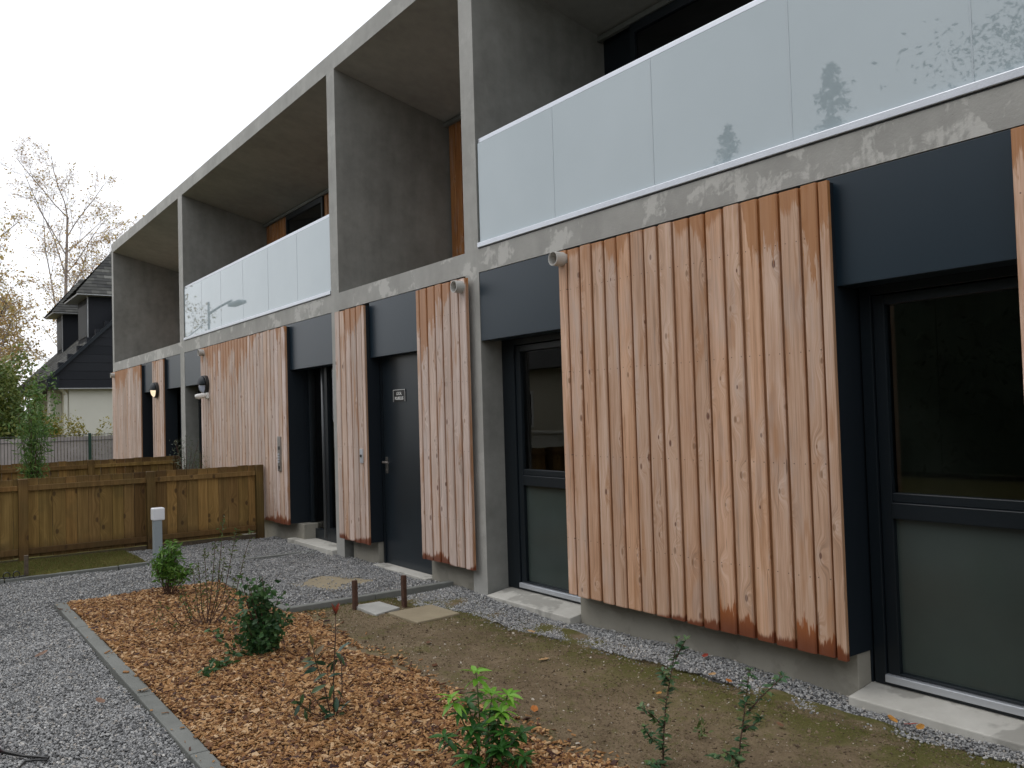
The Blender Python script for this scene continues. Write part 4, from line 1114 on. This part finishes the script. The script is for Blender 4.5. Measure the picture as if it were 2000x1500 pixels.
leaf_cloud(pts, 0.026, 'foliage', M['lf_small'], t, asp=0.42)

def leafy(name, label, cat, loc, stems, leaves, group='young shrubs planted in the bed', stemmat='bark_twig', templ=None):
    """stems: list of (points, radii); leaves: list of (pos, dir, size, material, roll) -> every leaf an object"""
    t = thing(name, label, cat, loc, group)
    for pts, rad in stems:
        part('stem', MB().tube(pts, rad, 6), M[stemmat], t, smooth=True)
    cache = {}
    for (p, d, s, mt, roll) in leaves:
        vi = rng.randrange(len(templ))
        if (vi, mt) not in cache:
            me = templ[vi].mesh('leaf'); me.materials.append(M[mt])
            me.polygons.foreach_set('use_smooth', [True] * len(me.polygons))
            cache[(vi, mt)] = me
        o = link('leaf', cache[(vi, mt)], M[mt], t, mw_=Matrix.Translation(-Vector(loc)) @ orient(Vector(p), d, s, roll))
    return t
# 3 photinia with red tip: stems and leaf places read from the photo's plant
T4 = [leaf_mesh(0.42, 0.15, 0.25), leaf_mesh(0.38, 0.3, 0.3), leaf_mesh(0.46, 0.05, 0.2)]
X4 = -3.89
def yz(y, z, dx=0.0): return Vector((X4 + dx, y, z))
b4 = yz(-2.115, 0.0)
st4 = [([b4, yz(-2.115, 0.2), yz(-2.10, 0.40), yz(-2.096, 0.53)], [0.004, 0.0035, 0.003, 0.002]),
       ([b4, yz(-2.08, 0.15, .02), yz(-2.085, 0.33, .03)], [0.0035, 0.003, 0.002]),
       ([b4 + Vector((0, -.01, 0)), yz(-2.15, 0.16, -.02), yz(-2.19, 0.30, -.03), yz(-2.205, 0.38, -.03)], [0.004, 0.003, 0.0025, 0.002]),
       ([b4, yz(-2.2, 0.11, .03), yz(-2.25, 0.19, .04)], [0.003, 0.0025, 0.002]),
       ([yz(-2.12, 0.16), yz(-2.15, 0.23, .02), yz(-2.16, 0.29, .03)], [0.0025, 0.002, 0.0015]),
       ([b4, yz(-2.22, 0.07, -.02), yz(-2.28, 0.13, -.02)], [0.0028, 0.0022, 0.0016])]
lv4 = []
def put(y, z, dy, dz, s, mt='lf_phot', dx=0.0, ddx=None, lst=lv4):
    lst.append((yz(y, z, dx), Vector((rng.uniform(-.5, .5) if ddx is None else ddx, dy, dz)), s, mt, rng.uniform(-.9, .9)))
for (dy, dz, dx_) in ((-0.5, 0.9, 0.2), (-0.15, 1.0, -0.2), (0.25, 1, 0.1), (0.1, 0.9, 0.5), (0.35, 0.9, -0.3)):
    put(-2.096, 0.515, dy, dz, 0.058, 'lf_red', ddx=dx_)
put(-2.096, 0.50, -0.3, 0.9, 0.05, 'lf_phot_old'); put(-2.096, 0.50, 0.3, 0.9, 0.05, 'lf_phot_old')
for a in ((-2.10, 0.345, -0.9, 0.6), (-2.09, 0.335, 0.8, 0.9), (-2.085, 0.335, 0.9, 0.5), (-2.08, 0.33, 1.0, 0.75), (-2.10, 0.335, 0.2, -0.3), (-2.09, 0.30, -0.3, -0.6)):
    put(*a, 0.075)
for a in ((-2.205, 0.37, 0.1, 1.0), (-2.20, 0.33, 1.0, 0.9), (-2.20, 0.32, -1.0, 0.25), (-2.195, 0.30, -0.8, -0.1), (-2.19, 0.29, 0.6, 0.7), (-2.18, 0.27, -1, -0.1), (-2.185, 0.285, -0.3, 0.2), (-2.18, 0.26, 0.2, -0.1)):
    put(*a, 0.072, 'lf_phot_old' if rng.random() < 0.35 else 'lf_phot', dx=-.03)
for a in ((-2.25, 0.19, -0.7, 0.4), (-2.245, 0.18, 0.5, 0.4), (-2.235, 0.17, 0.8, -0.3), (-2.24, 0.16, -0.3, -0.8), (-2.22, 0.14, 0.9, 0.1), (-2.21, 0.12, 0.6, -0.7)):
    put(*a, 0.075, dx=.04)
for a in ((-2.16, 0.29, -0.7, 0.4), (-2.16, 0.27, 0.4, 0.6), (-2.155, 0.25, -0.8, -0.2), (-2.15, 0.23, 0.7, 0.2), (-2.12, 0.19, -0.6, -0.7), (-2.11, 0.16, 0.5, -0.5), (-2.11, 0.13, -0.2, -0.9), (-2.12, 0.11, 0.3, -0.8)):
    put(*a, 0.07, 'lf_phot' if rng.random() < 0.8 else 'lf_phot_old', dx=.02)
for a in ((-2.28, 0.13, -0.8, 0.3), (-2.28, 0.12, -0.4, -0.6), (-2.275, 0.12, 0.5, 0.7), (-2.27, 0.11, -0.5, 0.8), (-2.26, 0.10, 0.6, -0.4), (-2.255, 0.09, 0.1, -0.9), (-2.30, 0.06, -0.9, 0.1), (-2.29, 0.04, -0.2, -0.7)):
    put(*a, 0.055, dx=-.02)
for a in ((-2.11, 0.08, 0.8, 0.2), (-2.12, 0.05, -0.9, 0.1), (-2.10, 0.05, 0.6, -0.3), (-2.11, 0.03, 0.9, 0.1), (-2.09, 0.06, 0.5, 0.4), (-2.14, 0.06, -0.7, 0.3), (-2.12, 0.03, 0.1, 0.2)):
    put(*a, 0.075, dx=.02)
leafy('photinia_shrub', 'slender shrub with red shoot tip standing in front of the mulch edge', 'shrub', (X4, -2.115, 0.0), st4, lv4, templ=T4)
# 4 bright whorled shrub in the foreground
T5 = [leaf_mesh(0.40, 0.35, 0.3), leaf_mesh(0.36, 0.5, 0.3), leaf_mesh(0.44, 0.2, 0.25)]
X4 = -2.92
lv5 = []; st5 = []
def whorl(c, n_, s, mt, el=0.15, jit=0.3):
    a0 = rng.uniform(0, 6.28)
    for i in range(n_):
        a = a0 + 6.28 * i / n_ + rng.uniform(-jit, jit)
        lv5.append((Vector(c), Vector((math.cos(a), math.sin(a), el + rng.uniform(-.25, .35))), s * rng.uniform(0.8, 1.15), mt, rng.uniform(-.3, .3)))
base5 = Vector((-2.92, -1.90, -0.02))
tips = [((-2.92, -1.925, 0.425), True), ((-2.93, -2.035, 0.345), True), ((-2.91, -1.78, 0.305), True), ((-2.87, -1.84, 0.26), True), ((-2.95, -1.83, 0.31), True), ((-2.98, -1.93, 0.29), False), ((-2.88, -1.97, 0.22), False),
        ((-2.86, -1.75, 0.16), False), ((-2.85, -2.02, 0.13), False), ((-2.80, -1.90, 0.15), False), ((-2.78, -1.80, 0.10), False), ((-2.80, -2.0, 0.09), False), ((-3.02, -1.78, 0.2), False), ((-3.03, -2.02, 0.16), False), ((-2.74, -1.93, 0.08), False), ((-2.83, -1.86, 0.19), False)]
for (tp, br_) in tips:
    tp = Vector(tp); mid = base5.lerp(tp, 0.55) + Vector((0, 0, 0.03))
    st5.append(([base5 + Vector((rng.uniform(-.02, .02), rng.uniform(-.02, .02), 0)), mid, tp], [0.0035, 0.003, 0.002]))
    whorl(tp, 7, 0.062, 'lf_lime' if br_ else 'lf_deep', 0.35)
    whorl(tp.lerp(mid, 0.16), 5, 0.07, 'lf_lime' if br_ else 'lf_deep', -0.15)
    whorl(tp.lerp(mid, 0.5), 5, 0.06, 'lf_deep', -0.1)
    whorl(tp.lerp(mid, 0.95), 4, 0.06, 'lf_deep', 0.0)
leafy('choisya_shrub', 'bright lime green shrub with whorled leaves at the bottom of the bed', 'shrub', (-2.92, -1.90, 0), st5, lv5, templ=T5, stemmat='lf_small')
# 5, 6 leggy privets in the soil at the right
T6 = [leaf_mesh(0.55, 0.15, 0.25, 3), leaf_mesh(0.5, 0.3, 0.3, 3)]
def privet(label, base, mains, n_per_m, seed):
    st, lv = [], []
    for pts in mains:
        pts = [Vector(p) for p in pts]
        r0 = 0.0042 if pts is not None else 0.003
        st.append((pts, [0.0042 - 0.0026 * i / (len(pts) - 1) for i in range(len(pts))]))
        for a, b in zip(pts[:-1], pts[1:]):
            k = max(2, int((b - a).length * n_per_m))
            for i in range(k):
                p = a.lerp(b, (i + rng.random()) / k)
                ang = rng.uniform(0, 6.28)
                lv.append((p, Vector((math.cos(ang), math.sin(ang), rng.uniform(-.2, .7))), rng.uniform(0.026, 0.044), 'lf_privet', rng.uniform(-.5, .5)))
        for i in range(6):
            ang = rng.uniform(0, 6.28)
            lv.append((pts[-1], Vector((math.cos(ang), math.sin(ang), rng.uniform(.2, 1.2))), rng.uniform(0.02, 0.032), 'lf_privet', 0))
    return leafy('privet_shrub', label, 'shrub', base, st, lv, group='leggy shrubs in the soil', templ=T6)
privet('leggy small leaved shrub with one tall stem in the soil, left of the pair', (-2.53, -1.28, 0),
       [[(-2.53, -1.285, -0.02), (-2.53, -1.275, 0.12), (-2.53, -1.255, 0.25), (-2.53, -1.215, 0.38), (-2.53, -1.175, 0.50)],
        [(-2.53, -1.27, 0.16), (-2.55, -1.32, 0.22), (-2.56, -1.37, 0.255)], [(-2.53, -1.28, 0.08), (-2.51, -1.37, 0.15), (-2.50, -1.41, 0.20)],
        [(-2.53, -1.23, 0.34), (-2.51, -1.28, 0.38), (-2.50, -1.30, 0.40)], [(-2.53, -1.19, 0.42), (-2.54, -1.14, 0.46), (-2.54, -1.115, 0.485)], [(-2.53, -1.29, 0.02), (-2.49, -1.36, 0.05), (-2.46, -1.43, 0.07)]], 175, 1)
privet('leggy small leaved shrub with forked stem in the soil, right of the pair', (-2.276, -1.13, 0),
       [[(-2.276, -1.13, -0.02), (-2.276, -1.11, 0.12), (-2.276, -1.07, 0.26), (-2.276, -1.035, 0.40)],
        [(-2.276, -1.05, 0.24), (-2.26, -0.99, 0.29), (-2.25, -0.93, 0.32), (-2.25, -0.86, 0.35)], [(-2.276, -1.12, 0.06), (-2.25, -1.19, 0.11), (-2.24, -1.24, 0.14), (-2.24, -1.30, 0.13)],
        [(-2.276, -1.13, 0.02), (-2.21, -1.21, 0.05), (-2.20, -1.27, 0.06)], [(-2.276, -1.09, 0.18), (-2.26, -1.04, 0.19), (-2.26, -1.00, 0.21)]], 175, 2)
t = thing('seedling', 'tiny green seedling in the soil between the leggy shrubs', 'plant', (-2.62, -0.95, 0.02))
leaf_cloud([(-2.62 + rng.gauss(0, .015), -0.95 + rng.gauss(0, .015), 0.03 + abs(rng.gauss(0, .03))) for i in range(26)], 0.03, 'foliage', M['lf_small'], t)

# ---- fallen leaves
gL = []
def lobed(nl, w, depth, curl):
    mb = MB(); N_ = 22; mb.v.append((0, 0.5, 0.12 * curl))
    for i in range(N_):
        a = 2 * math.pi * i / N_
        r = 1 - depth * (0.5 + 0.5 * math.cos(nl * a))
        x = math.sin(a) * w * r * 0.5; y = 0.5 - math.cos(a) * 0.5 * (0.85 + 0.15 * r)
        mb.v.append((x, y, curl * (0.55 * abs(x) + 0.25 * (y - 0.5) ** 2 * 2) + 0.02))
    mb.f = [(0, 1 + i, 1 + (i + 1) % N_) for i in range(N_)]
    return mb
LT = {'oak': lobed(9, 0.55, 0.35, 0.6), 'oval': lobed(3, 0.5, 0.06, 0.9)}
LC = {'tan': (0.42, 0.26, 0.12), 'orange': (0.38, 0.13, 0.025), 'gold': (0.42, 0.20, 0.04), 'red': (0.30, 0.045, 0.025), 'brown': (0.14, 0.065, 0.03), 'pale': (0.36, 0.33, 0.20)}
LM = {k: plain('fallen_leaf_' + k, c, 0.6, var=0.3, nscale=40) for k, c in LC.items()}
for (x, y, z, s, sh, colr, rot, lab) in (
        (-4.48, -0.47, 0.025, 0.10, 'oak', 'tan', 1.2, 'curled tan leaf on soil near the gravel strip'),
        (-3.96, -0.82, 0.028, 0.09, 'oak', 'tan', 0.3, 'lobed tan oak leaf in the middle of the bare soil'),
        (-4.60, -1.22, 0.028, 0.05, 'oval', 'tan', 2.0, 'small beige leaf on soil by the mulch edge'),
        (-3.30, -1.36, 0.030, 0.075, 'oval', 'orange', 0.9, 'orange leaf on soil right of the lime green shrub'),
        (-3.40, -0.06, 0.020, 0.07, 'oval', 'red', 0.5, 'dark red leaf on gravel at the foot of the wall'),
        (-2.16, -0.19, 0.020, 0.065, 'oval', 'gold', 1.1, 'golden leaf on gravel strip, left of two'),
        (-2.06, -0.195, 0.020, 0.065, 'oval', 'gold', 0.2, 'golden leaf on gravel strip, right of two'),
        (-2.09, -0.13, 0.022, 0.06, 'oval', 'red', 2.3, 'small reddish leaf standing on gravel by the window sill'),
        (-3.16, -0.29, 0.022, 0.06, 'oval', 'tan', 0.1, 'tan leaf on the mossy edge of the gravel strip'),
        (-3.01, -0.31, 0.022, 0.07, 'oval', 'orange', 0.7, 'rust orange leaf on the mossy edge of the gravel strip'),
        (-3.11, -0.73, 0.028, 0.05, 'oval', 'gold', 0.4, 'yellow leaf beside the tall leggy shrub'),
        (-2.44, -0.62, 0.030, 0.04, 'oval', 'brown', 1.4, 'small dark brown leaf on soil behind the forked shrub'),
        (-3.20, -1.99, 0.040, 0.08, 'oak', 'pale', 2.6, 'pale greyish leaf on bark mulch left of the lime green shrub'),
        (-6.11, -3.12, 0.020, 0.09, 'oval', 'brown', 0.6, 'brown leaf on the gravel path near the long kerb'),
        (-4.88, -2.95, 0.020, 0.07, 'oval', 'brown', 1.9, 'reddish brown leaf on gravel close to the kerb joint'),
        (-4.93, -2.72, 0.036, 0.06, 'oval', 'tan', 2.9, 'thin tan leaf lying across the long kerb'),
        (-4.36, -0.72, 0.026, 0.04, 'oval', 'orange', 0.2, 'tiny orange leaf on soil beyond the mulch'),
        (-4.72, -1.12, 0.026, 0.06, 'oval', 'brown', 0.9, 'brown curled leaf on soil near the beige one')):
    me = LT[sh].mesh('fallen_leaf')
    o = link('fallen_leaf', me, LM[colr], None, mw_=Matrix.Translation((x, y, z)) @ Euler((rng.uniform(-.25, .25), rng.uniform(-.25, .25), rot)).to_matrix().to_4x4() @ Matrix.Scale(s, 4))
    tag(o, lab, 'leaf', 'fallen autumn leaves')

# ---- plants behind the fence
def thin_shrub(name, label, loc, h, r, n, size, mat, group=None, asp=0.2, low=0.0, down=0.3):
    t = thing(name, label, 'shrub', loc, group)
    sm_ = MB(); pts = []
    for k in range(9):
        a = rng.uniform(0, 6.28); rr = r * rng.uniform(0.1, 1)
        hh = h * rng.uniform(0.7, 1.0)
        b = Vector(loc); tip = b + Vector((math.cos(a) * rr, math.sin(a) * rr, hh)); mid = b.lerp(tip, 0.6) - Vector((math.cos(a), math.sin(a), 0)) * rr * 0.25
        sm_.tube([b, mid, tip], [0.008, 0.006, 0.002], 5)
        for i in range(n // 9):
            u = low + (1 - low) * rng.random()
            p = (b.lerp(mid, u / .6) if u < .6 else mid.lerp(tip, (u - .6) / .4))
            pts.append(p + Vector((rng.gauss(0, r * .3), rng.gauss(0, r * .3), rng.gauss(0, .04))))
    part('stem', sm_, M['bark_twig'], t)
    leaf_cloud(pts, size, 'foliage', M[mat], t, asp=asp, down=down)
thin_shrub('bamboo_shrub', 'slender green bamboo like shrub behind the nearest fence at left', (-11.3, -2.56, 0), 1.85, 0.16, 1900, 0.075, 'lf_bamboo', low=0.3)
thin_shrub('olive_shrub', 'grey green olive like shrub in front of the concrete wall end', (-13.2, -0.33, 0), 1.25, 0.22, 620, 0.05, 'lf_olive', low=0.5, down=0.0)
thin_shrub('fine_shrub', 'fine leaved shrub tip showing above the nearest fence by the wide panel', (-12.9, 0.0 - 0.2, 0), 1.02, 0.2, 420, 0.035, 'lf_small', low=0.6, down=0.0)

# ------------------------------------------------------------------ trees
def grow(mb, tips, p, d, L_, r, lvl, maxl, spread, droop=0.0, kids=(3, 4)):
    segs = 4
    pts = [p.copy()]; rad = [r]
    dd = d.copy()
    for i in range(segs):
        w_ = 0.025 if lvl == 0 else 0.09
        dd = (dd + Vector((rng.gauss(0, w_), rng.gauss(0, w_), rng.gauss(0, .05) + (0.03 if lvl < 2 else -droop)))).normalized()
        p = p + dd * L_ / segs
        pts.append(p.copy()); rad.append(r * (1 - 0.6 * (i + 1) / segs))
    mb.tube(pts, rad, 7 if lvl == 0 else (5 if lvl == 1 else 3), cap=False)
    if lvl >= 2 and (lvl > 2 or maxl < 4): tips += pts[1:]
    if lvl == maxl: return
    n_ = rng.randint(*kids) + (12 if lvl == 0 else 0)
    for k in range(n_):
        t = (0.2 if lvl == 0 else 0.15) + 0.85 * (k + rng.random()) / n_
        t = min(t, 1.0) * segs; i = min(int(t), segs - 1); q = pts[i].lerp(pts[i + 1], t - i)
        a = rng.uniform(0, 6.28); ax = dd.cross(Vector((math.cos(a), math.sin(a), 0.3))).normalized()
        nd = (Matrix.Rotation(spread * rng.uniform(0.65, 1.2), 3, ax) @ dd).normalized()
        f = 1.0 - 0.45 * (t / segs)
        grow(mb, tips, q, nd, L_ * rng.uniform(0.42, 0.62) * f * (1.0 if lvl == 0 else 1), max(0.0035, rad[i] * 0.45), lvl + 1, maxl, spread, droop, kids)

def birch(label, loc, h, leafn, upper, mat='lf_birch', droop=0.05, spread=0.75, r=0.13, topn=0, keeplow=1.0):
    t = thing('birch_tree', label, 'tree', loc, 'autumn trees beyond the far fence')
    mb = MB(); tips = []
    grow(mb, tips, Vector(loc), Vector((0, 0.03, 1)), h * 0.82, r, 0, 4, spread, droop, (5, 7))
    part('trunk', mb, M['bark_birch'], t)
    P = np.array([tuple(q) for q in tips])
    zmax = P[:, 2].max()
    w = np.clip(1.15 - (P[:, 2] / zmax), 0.02, 1) ** 1.3 * keeplow
    w /= w.sum()
    idx = nrg.choice(len(P), leafn, p=w)
    leaf_cloud(P[idx] + nrg.normal(0, 0.14, (leafn, 3)), 0.095, 'crown', M[mat], t, asp=0.75, down=0.4)
    if topn:
        idx = nrg.choice(len(P), topn)
        leaf_cloud(P[idx] + nrg.normal(0, 0.10, (topn, 3)), 0.06, 'catkins', M['lf_birch_top'], t, asp=0.4, down=0.8)['kind'] = 'stuff'
    return t
birch('tall bare birch with a few orange leaves rising behind the slate house', (-43, 2.1, 0), 13.4, 5200, 0, topn=15000, r=0.12, droop=0.03, spread=0.7)
birch('spreading birch with yellow leaves left of the slate house', (-36, -1.9, 0), 9.4, 7000, 0, topn=4000, spread=0.8, r=0.12)
birch('leafy yellow birch at the left edge of view', (-33, -3.6, 0), 8.2, 5000, 0, topn=2500, spread=0.85, r=0.12)
birch('low golden tree beside the slate house eave', (-39.5, -0.6, 0), 6.6, 6000, 0, topn=1500, spread=0.85, r=0.09)

def bush(name, label, loc, rx, ry, rz, n, size, mat, cat='bush', group='bushes beyond the screen fence', asp=0.5):
    t = thing(name, label, cat, loc, group)
    cs_ = [(rng.uniform(-.7, .7) * rx, rng.uniform(-.7, .7) * ry, rng.uniform(0.15, 0.85) * rz, rng.uniform(0.25, 0.5)) for i in range(16)]
    pts = []
    for (cx, cy, cz, r) in cs_:
        k = n // 16
        v = nrg.normal(size=(k, 3)); v /= np.linalg.norm(v, axis=1)[:, None]; v *= (nrg.uniform(0.4, 1.0, k) ** 0.5)[:, None] * r
        pts.append(np.stack([loc[0] + cx + v[:, 0] * rx, loc[1] + cy + v[:, 1] * ry, np.maximum(0.02, loc[2] + cz + v[:, 2] * rz)], 1))
    sm_ = MB()
    for (cx, cy, cz, r) in cs_[:9]:
        sm_.tube([loc, (loc[0] + cx * .5, loc[1] + cy * .5, loc[2] + cz * .6), (loc[0] + cx, loc[1] + cy, loc[2] + cz * 1.2)], [0.03, 0.02, 0.006], 5)
    part('stem', sm_, M['bark_dark'], t)
    leaf_cloud(np.concatenate(pts), size, 'foliage', M[mat], t, asp=asp)
bush('garden_bush', 'tall mid green bush behind the screen fence at the left edge', (-24.5, -1.95, 0), 0.9, 1.0, 2.9, 9000, 0.12, 'lf_green')
bush('garden_bush', 'lower green bush behind the screen fence next to tall one', (-25.5, -1.15, 0), 0.8, 0.65, 2.4, 5200, 0.11, 'lf_bamboo')
bush('garden_bush', 'yellow green bush below the cream wall of the slate house', (-26.5, -0.45, 0), 0.7, 0.6, 1.75, 3600, 0.10, 'lf_yellow')
bush('garden_bush', 'low yellow bush in front of the white gable wall', (-26.5, 0.45, 0), 0.6, 0.75, 1.62, 2000, 0.08, 'lf_yellow')
bush('garden_bush', 'large olive bush far back at the left edge', (-34, -3.2, 0), 1.8, 2.0, 4.2, 9000, 0.16, 'lf_yellow')
bush('garden_bush', 'dark green bush far back beyond yellow birch', (-40, -2.2, 0), 2.0, 2.2, 3.6, 7000, 0.17, 'lf_green')

# trees and street lamp on the far side of the street, mirrored in the balcony glass; unseen trees and hedge added to block sky
def conifer(label, loc, h, r, whorls, n_, lf=0.34):
    t = thing('conifer_tree', label, 'tree', loc, 'conifers on the street side')
    part('trunk', MB().tube([loc, (loc[0], loc[1], loc[2] + h)], [h * 0.018, 0.02], 8), M['bark_dark'], t)
    P = []
    for w in range(whorls):
        u = (w + 0.5) / whorls
        z = loc[2] + h * (0.08 + 0.92 * u)
        R_ = r * (1 - u) ** 0.8 * rng.uniform(0.6, 1.2) + 0.12
        nb = 9
        for b in range(nb):
            a = rng.uniform(0, 6.28); Rb = R_ * rng.uniform(0.65, 1.1); z = loc[2] + h * (0.08 + 0.92 * min(1, u + rng.uniform(-1.0, 1.0) / whorls))
            for i in range(n_):
                q = rng.random() ** 0.7
                P.append((loc[0] + math.cos(a) * Rb * q + rng.gauss(0, .12 * R_ * q + .02), loc[1] + math.sin(a) * Rb * q + rng.gauss(0, .12 * R_ * q + .02), z - 0.25 * Rb * q * q + 0.15 * Rb * q + rng.gauss(0, .05)))
    leaf_cloud(P, lf, 'crown', M['lf_conifer'], t, asp=0.4, flat=0.3, down=0.25)
conifer('small pointed conifer mirrored at the left of the near balcony glass', (-36.2, -40, 0), 19.6, 4.6, 30, 30, 0.24)
conifer('broad pointed conifer mirrored in the middle of the near balcony glass', (-25.2, -35, 0), 18.6, 5.2, 30, 34, 0.24)
conifer('big near conifer mirrored at the right of the balcony glass', (-5.0, -14.6, 0), 22.0, 5.6, 64, 110, 0.13)
conifer('tall dark conifer added out of view behind the viewpoint to shade the wall', (2.5, -15, 0), 15.0, 3.6, 40, 40, 0.2)  # unseen tree, added to shade the right part of the wall
conifer('dark conifer added out of view further right behind the viewpoint for shade', (9.5, -12, 0), 13.0, 3.4, 30, 20)  # another unseen tree, also added only for its shade
def hedge(label, x0, x1, y, h, n_):
    t = thing('added_hedge', label, 'hedge', ((x0 + x1) / 2, y, 0))
    mb = MB(); x = x0
    while x < x1:
        e = min(x + 0.9, x1)
        mb.box(x, e, y - 0.7 + rng.uniform(-.15, .15), y + 0.7 + rng.uniform(-.15, .15), 0, h - 0.3 + rng.uniform(-.4, .25)); x = e
    part('core', mb, M['lf_conifer'], t)
    P = np.stack([nrg.uniform(x0, x1, n_), y + 0.75 + nrg.normal(0, 0.12, n_), nrg.uniform(0, 1, n_) * h], 1)
    Q = np.stack([nrg.uniform(x0, x1, n_ // 3), y + nrg.uniform(-0.8, 0.8, n_ // 3), h - 0.2 + nrg.normal(0, 0.22, n_ // 3)], 1)
    leaf_cloud(np.concatenate([P, Q]), 0.3, 'foliage', M['lf_conifer'], t, asp=0.4)
hedge('tall dark hedge added out of view behind the viewpoint to darken reflections', -17, 12, -13.5, 6.8, 9000)  # added behind the camera so panes and head panels mirror dark, not sky
SH = thing('street_house', 'low cream house across the street mirrored in the narrow window', 'house', (-27, -17, 0))
part('wall', MB().box(-34, -19.5, -21, -14.2, 0, 3.0), M['cream'], SH)
part('roof', MB().prism([(-21.5, 2.95), (-13.7, 2.95), (-17.6, 6.2)], 'x', -34.4, -19.1), M['rooftile'], SH)
for wx in (-32, -28.5, -25, -21.8):
    w_ = part('window', MB().box(wx - 0.6, wx + 0.6, -14.2, -14.15, 0.9, 2.2), M['white'], SH)
    part('pane', MB().box(wx - 0.52, wx + 0.52, -14.15, -14.14, 0.98, 2.12), M['darkglass'], w_)
GW = tag(part('garden_wall', MB().box(-34, -12, -9.2, -9.0, -0.1, 0.9).box(-34, -12, -9.24, -8.96, 0.9, 0.96), M['render']), 'low white garden wall along the street, mirrored in the narrow window', 'wall')
sl = thing('street_lamp', 'grey street lamp with single arm mirrored in the far balcony glass', 'street lamp', (-28.6, -4.5, 0))
part('pole', MB().tube([(-28.6, -4.5, 0), (-28.6, -4.5, 5.4)], [0.05, 0.035], 8), M['bollard'], sl)
part('arm', MB().tube([(-28.6, -4.5, 5.0), (-27.4, -4.5, 5.1), (-26.2, -4.5, 5.15)], 0.035, 6), M['bollard'], sl)
part('lantern', MB().obox((-25.7, -4.5, 5.0), (1, 0, 0), (0, 1, 0), (0, 0, 1), 0.5, 0.14, 0.055), M['bollard'], sl, bevel=0.04)
